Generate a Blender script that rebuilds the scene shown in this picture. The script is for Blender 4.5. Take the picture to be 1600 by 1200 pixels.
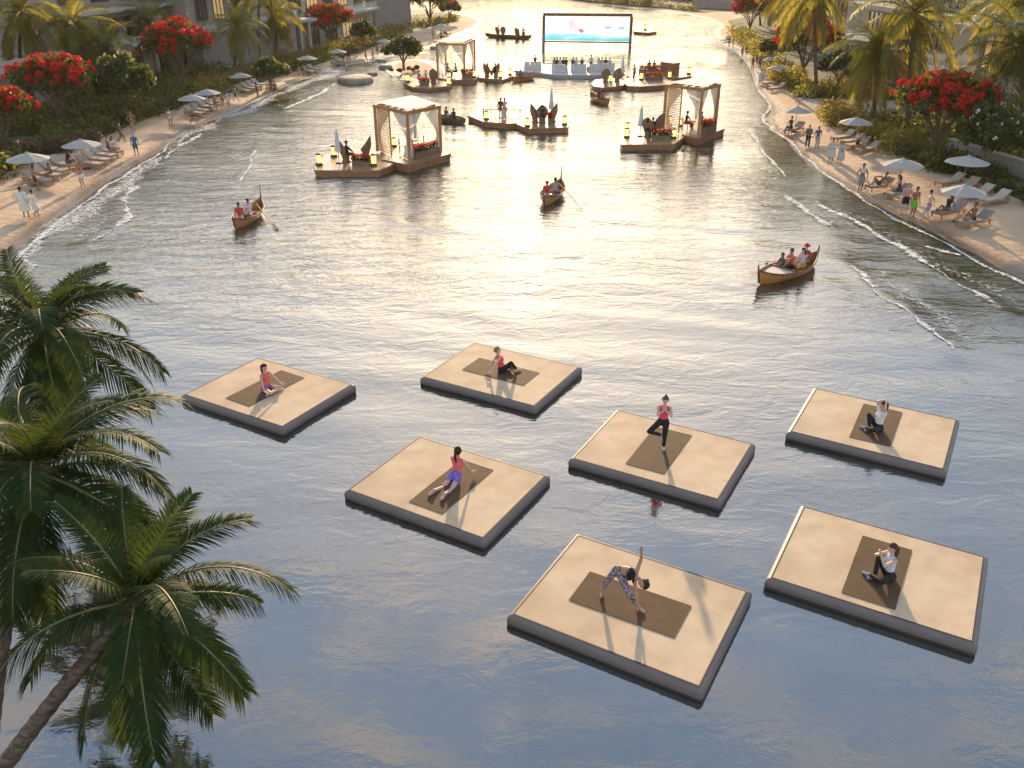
import bpy, bmesh, math, random
import numpy as np
from mathutils import Vector, Matrix, Quaternion
PI = math.pi; R = math.radians
scene = bpy.context.scene
for o in list(bpy.data.objects): bpy.data.objects.remove(o)
C = scene.collection

# ------------------------------------------------------------------ camera
CAM_H = 13.7; PITCH = R(26.7); FPX = 1360.0
cam = bpy.data.cameras.new('camera'); cam.sensor_width = 36.0; cam.lens = FPX * 36.0 / 1600.0
cam.clip_start = 0.1; cam.clip_end = 3000
camo = bpy.data.objects.new('camera', cam); C.objects.link(camo)
camo.location = (0, 0, CAM_H); camo.rotation_euler = (PI / 2 - PITCH, 0, 0)
scene.camera = camo

# ------------------------------------------------------------------ sky, sun, exposure
SUN_AZ = R(1.0); SUN_EL = R(12.5)
world = bpy.data.worlds.new('World'); scene.world = world; world.use_nodes = True
wn = world.node_tree.nodes; wl = world.node_tree.links
sky = wn.new('ShaderNodeTexSky'); sky.sky_type = 'NISHITA'; sky.sun_disc = False
sky.sun_elevation = SUN_EL; sky.sun_rotation = SUN_AZ
sky.air_density = 1.0; sky.dust_density = 1.2; sky.ozone_density = 1.5
tc = wn.new('ShaderNodeTexCoord')
# thin streaky cloud sheet over the whole sky: direction projected on a flat layer
sep = wn.new('ShaderNodeSeparateXYZ'); wl.new(tc.outputs['Generated'], sep.inputs[0])
zc = wn.new('ShaderNodeMath'); zc.operation = 'MAXIMUM'; zc.inputs[1].default_value = 0.06; wl.new(sep.outputs['Z'], zc.inputs[0])
dx = wn.new('ShaderNodeMath'); dx.operation = 'DIVIDE'; wl.new(sep.outputs['X'], dx.inputs[0]); wl.new(zc.outputs[0], dx.inputs[1])
dy = wn.new('ShaderNodeMath'); dy.operation = 'DIVIDE'; wl.new(sep.outputs['Y'], dy.inputs[0]); wl.new(zc.outputs[0], dy.inputs[1])
cmb = wn.new('ShaderNodeCombineXYZ'); wl.new(dx.outputs[0], cmb.inputs['X']); wl.new(dy.outputs[0], cmb.inputs['Y'])
mp = wn.new('ShaderNodeMapping'); mp.inputs['Rotation'].default_value = (0, 0, R(28)); mp.inputs['Scale'].default_value = (1.3, 4.2, 1)
wl.new(cmb.outputs[0], mp.inputs[0])
cn = wn.new('ShaderNodeTexNoise'); cn.inputs['Scale'].default_value = 2.1; cn.inputs['Detail'].default_value = 7; cn.inputs['Roughness'].default_value = 0.62
cn.inputs['Distortion'].default_value = 0.6
wl.new(mp.outputs[0], cn.inputs['Vector'])
cr = wn.new('ShaderNodeMapRange'); cr.inputs['From Min'].default_value = 0.47; cr.inputs['From Max'].default_value = 0.66
cr.inputs['To Max'].default_value = 0.8
wl.new(cn.outputs['Fac'], cr.inputs['Value'])
# a gamma curve flattens the sky's contrast, then saturation and gain are raised
gm = wn.new('ShaderNodeGamma'); gm.inputs['Gamma'].default_value = 0.62; wl.new(sky.outputs[0], gm.inputs['Color'])
gs = wn.new('ShaderNodeVectorMath'); gs.operation = 'SCALE'; gs.inputs['Scale'].default_value = 2.2
hs = wn.new('ShaderNodeHueSaturation'); hs.inputs['Saturation'].default_value = 1.4; wl.new(gm.outputs[0], hs.inputs['Color']); wl.new(hs.outputs[0], gs.inputs[0])
bw = wn.new('ShaderNodeRGBToBW'); wl.new(gs.outputs[0], bw.inputs[0])
warm = wn.new('ShaderNodeMix'); warm.data_type = 'RGBA'; warm.blend_type = 'MULTIPLY'; warm.inputs['Factor'].default_value = 1.0
warm.inputs['B'].default_value = (2.1, 1.62, 1.2, 1)
wl.new(bw.outputs[0], warm.inputs['A'])
cm = wn.new('ShaderNodeMix'); cm.data_type = 'RGBA'
wl.new(cr.outputs[0], cm.inputs['Factor']); wl.new(gs.outputs[0], cm.inputs['A']); wl.new(warm.outputs['Result'], cm.inputs['B'])
bg = wn['Background']; bg.inputs['Strength'].default_value = 0.15
wl.new(cm.outputs['Result'], bg.inputs['Color'])

sun_dir = Vector((math.sin(SUN_AZ) * math.cos(SUN_EL), math.cos(SUN_AZ) * math.cos(SUN_EL), math.sin(SUN_EL)))
sl = bpy.data.lights.new('sun', 'SUN'); sl.energy = 5.0; sl.angle = R(1.2); sl.color = (1.0, 0.72, 0.43)
so = bpy.data.objects.new('sun', sl); C.objects.link(so); so.rotation_euler = sun_dir.to_track_quat('Z', 'Y').to_euler()
so.location = sun_dir * 200

vs = scene.view_settings
vs.view_transform = 'Standard'; vs.look = 'None'; vs.gamma = 1.0; vs.exposure = 0.62
try: vs.use_curve_mapping = False
except Exception: pass
scene.render.engine = 'CYCLES'
cy = scene.cycles
cy.max_bounces = 6; cy.diffuse_bounces = 2; cy.glossy_bounces = 3; cy.transmission_bounces = 4; cy.transparent_max_bounces = 10
cy.caustics_reflective = False; cy.caustics_refractive = False
cy.sample_clamp_indirect = 4.0; cy.sample_clamp_direct = 1.2; cy.use_denoising = True

# ------------------------------------------------------------------ helpers
rng = random.Random(7)
def P(px, py, z=0.0):
    """the point at height z that the photograph shows at pixel (px, py)"""
    u = (px - 800) / FPX; v = (600 - py) / FPX
    d = (u, math.cos(PITCH) + v * math.sin(PITCH), -math.sin(PITCH) + v * math.cos(PITCH))
    t = (z - CAM_H) / d[2]
    return Vector((d[0] * t, d[1] * t, z))
def PY(px, py, Y):
    """the point at distance Y from the camera that the photograph shows at pixel (px, py)"""
    u = (px - 800) / FPX; v = (600 - py) / FPX
    d = (u, math.cos(PITCH) + v * math.sin(PITCH), -math.sin(PITCH) + v * math.cos(PITCH))
    t = Y / d[1]
    return Vector((d[0] * t, Y, CAM_H + d[2] * t))
def pxm(p):
    """photograph pixels per metre at a point"""
    return FPX / (p[1] * math.cos(PITCH) + (CAM_H - p[2]) * math.sin(PITCH))

def tag(o, label=None, cat=None, group=None, kind=None):
    if label: o['label'] = label
    if cat: o['category'] = cat
    if group: o['group'] = group
    if kind: o['kind'] = kind
    return o
def empty(name, loc=(0, 0, 0), rz=0.0):
    o = bpy.data.objects.new(name, None); o.empty_display_size = 0.2
    C.objects.link(o); o.location = loc; o.rotation_euler = (0, 0, rz); return o
def place(name, me, parent=None, loc=None, rot=None, scale=None):
    o = bpy.data.objects.new(name, me); C.objects.link(o)
    if parent is not None: o.parent = parent
    if loc is not None: o.location = loc
    if rot is not None: o.rotation_euler = rot
    if scale is not None: o.scale = scale if hasattr(scale, '__len__') else (scale,) * 3
    return o
def copy_tree(o, parent=None):
    c = o.copy(); C.objects.link(c); c.parent = parent
    for ch in list(o.children): copy_tree(ch, c)
    return c

class MB:
    """collects shapes, then builds them as one mesh"""
    def __init__(s): s.v = []; s.f = []; s.m = []; s.sm = []
    def add(s, vs, fs, mi=0, smooth=False):
        b = len(s.v); s.v.extend([tuple(v) for v in vs])
        for f in fs: s.f.append(tuple(i + b for i in f)); s.m.append(mi); s.sm.append(smooth)
        return s
    def box(s, c, d, rz=0.0, mi=0, M=None):
        x, y, z = d[0] / 2, d[1] / 2, d[2] / 2
        vs = [Vector(q) for q in ((-x,-y,-z),(x,-y,-z),(x,y,-z),(-x,y,-z),(-x,-y,z),(x,-y,z),(x,y,z),(-x,y,z))]
        if M is None: M = Matrix.Rotation(rz, 3, 'Z')
        vs = [M @ v + Vector(c) for v in vs]
        return s.add(vs, [(0,3,2,1),(4,5,6,7),(0,1,5,4),(1,2,6,5),(2,3,7,6),(3,0,4,7)], mi)
    def bar(s, a, b, w, h=None, mi=0, up=(0, 0, 1)):
        a = Vector(a); b = Vector(b); h = h or w; d = b - a; L = d.length
        if L < 1e-6: return s
        d = d / L; up = Vector(up)
        if abs(d.dot(up)) > 0.98: up = Vector((0, 1, 0))
        x = d.cross(up).normalized(); z = x.cross(d)
        M = Matrix((x, d, z)).transposed()
        return s.box((a + b) / 2, (w, L, h), M=M, mi=mi)
    def tube(s, pts, rads, n=8, mi=0, caps=True, smooth=True, close=False):
        pts = [Vector(p) for p in pts]
        if not hasattr(rads, '__len__'): rads = [rads] * len(pts)
        vs = []; fs = []; ref = None; K = len(pts)
        for i, p in enumerate(pts):
            if close: d = pts[(i + 1) % K] - pts[i - 1]
            else: d = pts[min(i + 1, K - 1)] - pts[max(i - 1, 0)]
            d = d.normalized() if d.length > 1e-9 else Vector((0, 0, 1))
            if ref is None:
                ref = d.orthogonal().normalized()
            ref = (ref - d * ref.dot(d)); ref = ref.normalized() if ref.length > 1e-6 else d.orthogonal().normalized()
            bi = d.cross(ref)
            for k in range(n):
                a = 2 * PI * k / n
                vs.append(p + (ref * math.cos(a) + bi * math.sin(a)) * rads[i])
        for i in range(K if close else K - 1):
            for k in range(n):
                j = (i + 1) % K
                fs.append((i*n+k, i*n+(k+1)%n, j*n+(k+1)%n, j*n+k))
        s.add(vs, fs, mi, smooth)
        if caps and not close:
            s.add(vs[:n], [tuple(range(n))[::-1]], mi); s.add(vs[-n:], [tuple(range(n))], mi)
        return s
    def lathe(s, prof, n=16, c=(0, 0, 0), mi=0, smooth=True, sx=1.0, sy=1.0):
        vs = []; fs = []
        for r, z in prof:
            for k in range(n):
                a = 2 * PI * k / n; vs.append((c[0] + r * math.cos(a) * sx, c[1] + r * math.sin(a) * sy, c[2] + z))
        for i in range(len(prof) - 1):
            for k in range(n): fs.append((i*n+k, i*n+(k+1)%n, (i+1)*n+(k+1)%n, (i+1)*n+k))
        return s.add(vs, fs, mi, smooth)
    def prism(s, poly, z0, z1, mi=0):
        """poly counter-clockwise seen from above"""
        n = len(poly)
        ar = sum(poly[i][0]*poly[(i+1)%n][1] - poly[(i+1)%n][0]*poly[i][1] for i in range(n))
        if ar < 0: poly = list(poly)[::-1]
        vs = [(p[0], p[1], z0) for p in poly] + [(p[0], p[1], z1) for p in poly]
        fs = [tuple(range(n))[::-1], tuple(range(n, 2*n))] + [(i, (i+1)%n, (i+1)%n+n, i+n) for i in range(n)]
        return s.add(vs, fs, mi)
    def ball(s, c, r, n=10, m=6, mi=0, sz=1.0):
        prof = [(max(1e-4, r*math.sin(PI*i/m)), -r*sz*math.cos(PI*i/m)) for i in range(m+1)]
        return s.lathe(prof, n, c, mi)
    def mesh(s, name, mats):
        me = bpy.data.meshes.new(name); me.from_pydata(s.v, [], s.f)
        for m in (mats if isinstance(mats, (list, tuple)) else [mats]): me.materials.append(m)
        me.polygons.foreach_set('material_index', s.m); me.polygons.foreach_set('use_smooth', s.sm)
        me.update(); return me
    def build(s, name, mats, parent=None, loc=None, rz=None):
        return place(name, s.mesh(name, mats), parent, loc, None if rz is None else (0, 0, rz))

# ------------------------------------------------------------------ materials
def node_mat(name):
    m = bpy.data.materials.new(name); m.use_nodes = True
    nt = m.node_tree; return m, nt.nodes, nt.links, nt.nodes['Principled BSDF']
def mat(name, col, rough=0.6, var=0.18, scale=3.0, bump=0.0, bscale=None, metal=0.0, coat=0.0, stretch=(1, 1, 1), detail=4.0, col2=None, spec=0.5):
    m, n, l, b = node_mat(name)
    t = n.new('ShaderNodeTexCoord'); mp = n.new('ShaderNodeMapping'); mp.inputs['Scale'].default_value = stretch
    l.new(t.outputs['Object'], mp.inputs[0])
    nz = n.new('ShaderNodeTexNoise'); nz.inputs['Scale'].default_value = scale; nz.inputs['Detail'].default_value = detail
    l.new(mp.outputs[0], nz.inputs['Vector'])
    r = n.new('ShaderNodeValToRGB'); r.color_ramp.elements[0].position = 0.3; r.color_ramp.elements[1].position = 0.7
    a = [c * (1 - var) for c in col]; e = [min(1, c * (1 + var)) for c in (col2 or col)]
    r.color_ramp.elements[0].color = (*a, 1); r.color_ramp.elements[1].color = (*e, 1)
    l.new(nz.outputs['Fac'], r.inputs[0]); l.new(r.outputs[0], b.inputs['Base Color'])
    b.inputs['Roughness'].default_value = rough; b.inputs['Metallic'].default_value = metal
    b.inputs['Specular IOR Level'].default_value = spec
    if coat: b.inputs['Coat Weight'].default_value = coat; b.inputs['Coat Roughness'].default_value = 0.15
    if bump:
        nb = n.new('ShaderNodeTexNoise'); nb.inputs['Scale'].default_value = bscale or scale * 6; nb.inputs['Detail'].default_value = 3
        l.new(mp.outputs[0], nb.inputs['Vector'])
        bp = n.new('ShaderNodeBump'); bp.inputs['Strength'].default_value = bump; bp.inputs['Distance'].default_value = 0.02
        l.new(nb.outputs['Fac'], bp.inputs['Height']); l.new(bp.outputs[0], b.inputs['Normal'])
    return m
def leaf_mat(name, col, trans=None, tw=0.45, rough=0.45, var=0.35, scale=1.2, spec=0.3):
    """foliage: glossy upper face, light shines through"""
    m, n, l, b = node_mat(name)
    t = n.new('ShaderNodeTexCoord')
    nz = n.new('ShaderNodeTexNoise'); nz.inputs['Scale'].default_value = scale; nz.inputs['Detail'].default_value = 3
    l.new(t.outputs['Object'], nz.inputs['Vector'])
    r = n.new('ShaderNodeValToRGB'); r.color_ramp.elements[0].position = 0.32; r.color_ramp.elements[1].position = 0.68
    r.color_ramp.elements[0].color = (*[c * (1 - var) for c in col], 1); r.color_ramp.elements[1].color = (*[c * (1 + var) for c in col], 1)
    l.new(nz.outputs['Fac'], r.inputs[0]); l.new(r.outputs[0], b.inputs['Base Color'])
    b.inputs['Roughness'].default_value = rough; b.inputs['Specular IOR Level'].default_value = spec
    tr = n.new('ShaderNodeBsdfTranslucent'); tcol = trans or [c * 1.6 for c in col]
    tr.inputs['Color'].default_value = (*tcol, 1)
    mx = n.new('ShaderNodeMixShader'); mx.inputs[0].default_value = tw
    out = n['Material Output']
    l.new(b.outputs[0], mx.inputs[1]); l.new(tr.outputs[0], mx.inputs[2]); l.new(mx.outputs[0], out.inputs['Surface'])
    return m
def emit_mat(name, col, strength):
    m, n, l, b = node_mat(name)
    b.inputs['Base Color'].default_value = (*[min(1, c) for c in col], 1); b.inputs['Emission Color'].default_value = (*col, 1)
    b.inputs['Emission Strength'].default_value = strength; b.inputs['Roughness'].default_value = 0.4
    return m
# ------------------------------------------------------------------ shoreline and terrain
def W(px, py, z=0.0):
    p = P(px, py, z); return (p.x, p.y)
def smooth_line(pts, step):
    """Catmull-Rom through the points, resampled every step metres"""
    pts = [Vector((p[0], p[1])) for p in pts]; out = []
    for i in range(len(pts) - 1):
        p0 = pts[max(i-1, 0)]; p1 = pts[i]; p2 = pts[i+1]; p3 = pts[min(i+2, len(pts)-1)]
        n = max(1, int((p2 - p1).length / step))
        for k in range(n):
            t = k / n
            out.append(0.5*((2*p1) + (p2-p0)*t + (2*p0-5*p1+4*p2-p3)*t*t + (3*p1-p0-3*p2+p3)*t*t*t))
    out.append(pts[-1]); return out
L_SHORE = [W(-60, 1500), W(-60, 1270), W(-70, 1000), W(-90, 760), W(-70, 560), W(-25, 445)] + [W(*q) for q in (
    (22,395),(72,353),(100,334),(147,300),(175,280),(215,257),(250,237),(282,212),(325,192),(375,172),(400,158),(440,138),
    (482,122),(520,109),(555,99),(575,95),(592,89),(625,81),(660,76),(690,70),(707,60),(732,50),(750,41),(757,34),(745,27),(722,23),(690,17),(600,12))]
R_SHORE = [(33, 2), (31, 14), (27, 28)] + [W(*q) for q in ((1600,437),(1530,402),(1487,380),(1440,355),(1387,330),(1340,307),(1310,288),(1267,262),
    (1240,234),(1222,213),(1205,198),(1197,186),(1204,175),(1200,163),(1188,148),(1180,134),(1176,122),(1171,108),(1164,97),(1154,86),
    (1140,75),(1126,66),(1116,56),(1114,48),(1121,40),(1108,32),(1080,24),(1040,18),(980,12),(920,4),(860,-3))] + [(0, 300), (-80, 320)]
ISLET = [W(*q) for q in ((600,107),(606,100),(630,94),(662,94),(690,102),(699,112),(692,123),(664,128),(630,125),(612,117))]
l_line = smooth_line(L_SHORE, 1.0); r_line = smooth_line(R_SHORE, 1.0)
isl_line = smooth_line(ISLET + [ISLET[0]], 0.6)
def poly_sd(X, Y, poly):
    """signed distance, positive inside"""
    n = len(poly); d2 = np.full(X.shape, 1e12); ins = np.zeros(X.shape, bool)
    for i in range(n):
        ax, ay = poly[i]; bx, by = poly[(i+1) % n]
        ex, ey = bx-ax, by-ay; L = ex*ex+ey*ey
        if L < 1e-9: continue
        t = np.clip(((X-ax)*ex + (Y-ay)*ey)/L, 0, 1)
        d2 = np.minimum(d2, (X-ax-t*ex)**2 + (Y-ay-t*ey)**2)
        if by != ay:
            c = ((ay > Y) != (by > Y)) & (X < ex*(Y-ay)/ey + ax); ins ^= c
    d = np.sqrt(d2); return np.where(ins, d, -d)
polyL = [tuple(p) for p in l_line] + [(-140, 216), (-400, 216), (-400, -60), (-8, -60)]
polyR = [tuple(p) for p in r_line] + [(-400, 330), (-400, 700), (500, 700), (500, -60), (40, -60)]
polyI = [tuple(p) for p in isl_line[:-1]]
def land_sd(X, Y):
    X = np.asarray(X, float); Y = np.asarray(Y, float)
    return np.maximum(np.maximum(poly_sd(X, Y, polyL), poly_sd(X, Y, polyR)), poly_sd(X, Y, polyI))
def prof(d):
    return np.where(d > 0, np.minimum(0.42, 0.062*d), np.maximum(-1.0, 0.09*d))
def gz(x, y):
    return float(prof(land_sd(np.array([x]), np.array([y])))[0])
def G(px, py):
    """the point of the beach that the photograph shows at a pixel"""
    z = 0.3
    for _ in range(4):
        p = P(px, py, z); z = gz(p.x, p.y)
    return P(px, py, z)

def axis(segs):
    out = []
    for a, b, s in segs: out += list(np.arange(a, b, s))
    return np.array(out + [segs[-1][1]])
def grid_mesh(name, xs, ys, Z, keep=None):
    nx, ny = len(xs), len(ys)
    X, Y = np.meshgrid(xs, ys); idx = np.arange(nx*ny).reshape(ny, nx)
    q = np.stack([idx[:-1,:-1], idx[:-1,1:], idx[1:,1:], idx[1:,:-1]], -1).reshape(-1, 4)
    if keep is not None:
        k = keep.reshape(-1)[q].any(1); q = q[k]
    used = np.unique(q); rem = -np.ones(nx*ny, int); rem[used] = np.arange(len(used)); q = rem[q]
    co = np.stack([X.ravel(), Y.ravel(), Z.ravel()], 1)[used]
    me = bpy.data.meshes.new(name)
    me.vertices.add(len(co)); me.vertices.foreach_set('co', co.ravel())
    me.loops.add(len(q)*4); me.loops.foreach_set('vertex_index', q.ravel())
    me.polygons.add(len(q)); me.polygons.foreach_set('loop_start', np.arange(len(q))*4)
    me.polygons.foreach_set('use_smooth', np.ones(len(q), bool))
    me.update(); me.validate(); return me

m_sand, n, l, b = node_mat('sand')
t = n.new('ShaderNodeTexCoord'); nz = n.new('ShaderNodeTexNoise'); nz.inputs['Scale'].default_value = 0.35; nz.inputs['Detail'].default_value = 8
l.new(t.outputs['Object'], nz.inputs['Vector'])
r = n.new('ShaderNodeValToRGB'); r.color_ramp.elements[0].color = (0.47, 0.31, 0.195, 1); r.color_ramp.elements[1].color = (0.68, 0.48, 0.31, 1)
r.color_ramp.elements[0].position = 0.3; r.color_ramp.elements[1].position = 0.7; l.new(nz.outputs['Fac'], r.inputs[0])
# wet sand at the water's edge: darker and smoother, by height above the water
sp = n.new('ShaderNodeSeparateXYZ'); l.new(t.outputs['Object'], sp.inputs[0])
wet = n.new('ShaderNodeMapRange'); wet.inputs['From Min'].default_value = 0.03; wet.inputs['From Max'].default_value = 0.1
l.new(sp.outputs['Z'], wet.inputs['Value'])
mx = n.new('ShaderNodeMix'); mx.data_type = 'RGBA'; mx.inputs['A'].default_value = (0.2, 0.125, 0.075, 1)
l.new(wet.outputs[0], mx.inputs['Factor']); l.new(r.outputs[0], mx.inputs['B']); l.new(mx.outputs['Result'], b.inputs['Base Color'])
rr = n.new('ShaderNodeMapRange'); rr.inputs['To Min'].default_value = 0.3; rr.inputs['To Max'].default_value = 0.95
l.new(wet.outputs[0], rr.inputs['Value']); l.new(rr.outputs[0], b.inputs['Roughness'])
n2 = n.new('ShaderNodeTexNoise'); n2.inputs['Scale'].default_value = 2.2; n2.inputs['Detail'].default_value = 5
l.new(t.outputs['Object'], n2.inputs['Vector'])
bp = n.new('ShaderNodeBump'); bp.inputs['Strength'].default_value = 0.7; bp.inputs['Distance'].default_value = 0.125
l.new(n2.outputs['Fac'], bp.inputs['Height']); l.new(bp.outputs[0], b.inputs['Normal'])

xs = axis([(-190, -90, 20), (-90, -62, 4), (-62, 62, 0.75), (62, 100, 4), (100, 190, 15)])
ys = axis([(-40, 8, 4), (8, 240, 0.75), (240, 340, 5), (340, 380, 20)])
X, Y = np.meshgrid(xs, ys); D = land_sd(X, Y); Z = prof(D)
me = grid_mesh('beach_sand', xs, ys, Z, D > -5); me.materials.append(m_sand)
tag(place('beach_sand', me), kind='structure', label='pale golden sand beach curving round the lagoon', cat='beach')

# garden soil and paving lie on the flat back of the beach
m_soil = mat('garden_soil', (0.075, 0.085, 0.035), 0.95, 0.4, 0.8, bump=0.5)
m_pave = mat('paving', (0.3, 0.25, 0.2), 0.85, 0.12, 1.5, bump=0.2)
GZ = 0.42
def sheet(name, pts, m, z, label, cat):
    o = MB().prism(pts, z - 0.25, z).build(name, m); return tag(o, label, cat, kind='structure')
LB = [W(q[0], q[1], GZ) for q in ((-120,345),(-40,292),(0,275),(22,263),(60,248),(110,232),(150,217),(212,190),(262,172),(282,163),(345,147),(400,128),(457,110),(515,92),(560,81),(600,66),(632,52),(600,44),(520,30))]
sheet('garden_ground', LB + [(-120, 190), (-120, 40)], m_soil, GZ + 0.03, 'dark planted soil behind the left beach', 'soil')
sheet('garden_ground', [W(*q, GZ) for q in ((640,46),(660,45),(712,33),(716,24),(690,19),(640,24))], m_soil, GZ + 0.03, 'planted soil on the far sandy point', 'soil')
RB = [W(q[0], q[1], GZ) for q in ((1305,182),(1300,192),(1330,208),(1400,240),(1460,262),(1530,285),(1600,315),(1700,352))]
sheet('garden_ground', RB + [(70, 48), (90, 84), W(1430,166,GZ)], m_soil, GZ + 0.03, 'planted soil behind the right beach', 'soil')
RB2 = [W(q[0], q[1], GZ) for q in ((1138,32),(1160,56),(1185,80),(1215,118),(1245,153),(1400,157))]
sheet('garden_ground', RB2 + [(90, 92), (120, 200), (60, 215)], m_soil, GZ + 0.03, 'planted soil beyond the paved path on the right', 'soil')
sheet('paved_path', [W(*q, GZ) for q in ((1227,142),(1299,192),(1304,181),(1330,175),(1402,170),(1500,166),(1500,158),(1402,157.5),(1246,153.6))], m_pave, GZ + 0.045, 'warm grey paved path leading from the right beach', 'path')
sheet('garden_ground', [(-60, 296), (0, 292), W(870,-5,GZ), W(930,2,GZ), W(985,8,GZ), W(1045,12.5,GZ), W(1085,17,GZ), W(1100,18.5,GZ), (60, 216), (90, 300), (0, 340)], mat('lawn', (0.07, 0.085, 0.03), 0.9, 0.3, 0.3), GZ + 0.035, 'green bank along the far shore', 'lawn')

# ------------------------------------------------------------------ water
CRESTS = [  # pixel polylines of the breaking ripples, foam width in metres, height
    ([(319,206),(300,216),(280,232),(256,253)], 0.55, 0.10), ([(224,286),(205,298),(194,313),(193,330),(194,343),(178,357),(162,366),(142,378),(126,388)], 0.42, 0.10),
    ([(402,232),(392,250),(385,268),(372,282),(349,296)], 0.36, 0.09), ([(532,129),(505,142),(480,154),(458,166),(440,176)], 0.6, 0.10),
    ([(1220,304),(1240,318),(1268,338),(1295,357)], 0.34, 0.10), ([(1262,310),(1292,328),(1325,342),(1368,366),(1412,390),(1448,415),(1482,435),(1530,465),(1582,497)], 0.40, 0.13),
    ([(1320,412),(1346,432),(1370,455),(1392,470),(1412,482),(1435,503),(1457,520),(1480,541),(1500,561)], 0.40, 0.12),
    ([(1445,385),(1475,394),(1505,400)], 0.2, 0.06), ([(1056,35),(1058,42),(1070,50),(1068,58)], 1.0, 0.1), ([(1093,41),(1100,49),(1112,56)], 0.8, 0.1),
    ([(832,13),(880,15.5),(925,19)], 0.8, 0.08), ([(745,3),(790,7)], 0.8, 0.08), ([(1172,196),(1185,225),(1210,258),(1232,284)], 0.25, 0.08)]
crest_w = [(smooth_line([W(*q) for q in c[0]], 0.12), c[1], c[2]) for c in CRESTS]

xs = axis([(-190, -120, 35), (-120, -36, 6), (-36, 36, 0.36), (36, 120, 6), (120, 190, 35)])
ys = axis([(-40, 6, 6), (6, 92, 0.36), (92, 250, 1.2), (250, 380, 10)])
X, Y = np.meshgrid(xs, ys); Z = np.zeros_like(X)
nr = np.random.RandomState(3)
for i in range(26):   # low swell running down the lagoon, slightly across
    wl_ = nr.uniform(1.3, 5.0); a = R(78 + nr.normal(0, 15)); kx, ky = math.cos(a)*2*PI/wl_, math.sin(a)*2*PI/wl_
    Z += 0.0016*wl_**0.9*np.sin(kx*X + ky*Y + nr.uniform(0, 6.28))
Z *= np.clip((Y-8)/40, 0.1, 1.0) * (np.abs(X) < 36) * np.clip((240-Y)/20, 0, 1)
WD = land_sd(X, Y); Z *= np.clip((-WD - 0.3)/2.5, 0, 1)
for line, w, h in crest_w:
    pts = np.array([(p.x, p.y) for p in line[::4]])
    box = (X > pts[:,0].min()-3) & (X < pts[:,0].max()+3) & (Y > pts[:,1].min()-3) & (Y < pts[:,1].max()+3)
    if not box.any(): continue
    d = np.sqrt(((np.stack([X[box], Y[box]], 1)[:,None,:] - pts[None])**2).sum(2)).min(1)
    Z[box] += 0.55*h*np.exp(-(d/0.55)**2)
me = grid_mesh('lagoon_water', xs, ys, Z)

m_water, n, l, b = node_mat('lagoon_water')
t = n.new('ShaderNodeTexCoord')
def wave_noise(scale, stretch, rot, detail, rough=0.5, dist=0.0):
    mp = n.new('ShaderNodeMapping'); mp.inputs['Rotation'].default_value = (0, 0, rot); mp.inputs['Scale'].default_value = stretch
    l.new(t.outputs['Object'], mp.inputs[0])
    q = n.new('ShaderNodeTexNoise'); q.inputs['Scale'].default_value = scale; q.inputs['Detail'].default_value = detail
    q.inputs['Roughness'].default_value = rough; q.inputs['Distortion'].default_value = dist
    l.new(mp.outputs[0], q.inputs['Vector']); return q.outputs['Fac']
h1 = wave_noise(1.05, (0.62, 1.25, 1), R(-16), 4, 0.55, 0.7)      # metre-long ripples
h2 = wave_noise(3.6, (0.7, 1.3, 1), R(18), 3, 0.6, 0.5)          # cat's paws
sp = n.new('ShaderNodeSeparateXYZ'); l.new(t.outputs['Object'], sp.inputs[0])
yr = n.new('ShaderNodeMapRange'); yr.inputs['From Min'].default_value = 15; yr.inputs['From Max'].default_value = 52
yr.inputs['To Min'].default_value = 0.08; yr.inputs['To Max'].default_value = 1.0; l.new(sp.outputs['Y'], yr.inputs['Value'])
gust = wave_noise(0.07, (0.6, 1, 1), 0.3, 2)
gr = n.new('ShaderNodeMapRange'); gr.inputs['From Min'].default_value = 0.3; gr.inputs['From Max'].default_value = 0.7
gr.inputs['To Min'].default_value = 0.22; gr.inputs['To Max'].default_value = 1.35; l.new(gust, gr.inputs['Value'])
def mth(op, a, c):
    q = n.new('ShaderNodeMath'); q.operation = op
    for i, s in enumerate((a, c)):
        if isinstance(s, (int, float)): q.inputs[i].default_value = s
        else: l.new(s, q.inputs[i])
    return q.outputs[0]
hh = mth('ADD', h1, mth('MULTIPLY', h2, 0.28))
hh = mth('MULTIPLY', hh, mth('MULTIPLY', yr.outputs[0], gr.outputs[0]))
bp = n.new('ShaderNodeBump'); bp.inputs['Strength'].default_value = 1.0; bp.inputs['Distance'].default_value = 0.125
l.new(hh, bp.inputs['Height']); l.new(bp.outputs[0], b.inputs['Normal'])
# olive shallows; the weaker mirroring paints in the banks' dark reflections
at = n.new('ShaderNodeAttribute'); at.attribute_name = 'shore_dist'
wob = wave_noise(0.16, (1, 1, 1), 0.0, 3); dp = mth('ADD', at.outputs['Fac'], mth('MULTIPLY', mth('SUBTRACT', wob, 0.5), 0.7))
dr = n.new('ShaderNodeMapRange'); dr.interpolation_type = 'SMOOTHSTEP'; l.new(dp, dr.inputs['Value'])
cx = n.new('ShaderNodeMix'); cx.data_type = 'RGBA'; cx.inputs['A'].default_value = (0.045, 0.047, 0.018, 1); cx.inputs['B'].default_value = (0.022, 0.026, 0.02, 1)
l.new(dr.outputs[0], cx.inputs['Factor']); l.new(cx.outputs['Result'], b.inputs['Base Color'])
ix = n.new('ShaderNodeMapRange'); ix.inputs['To Min'].default_value = 1.6; ix.inputs['To Max'].default_value = 3.3
l.new(dr.outputs[0], ix.inputs['Value']); l.new(ix.outputs[0], b.inputs['IOR'])
b.inputs['Roughness'].default_value = 0.035
me.materials.append(m_water)
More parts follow.
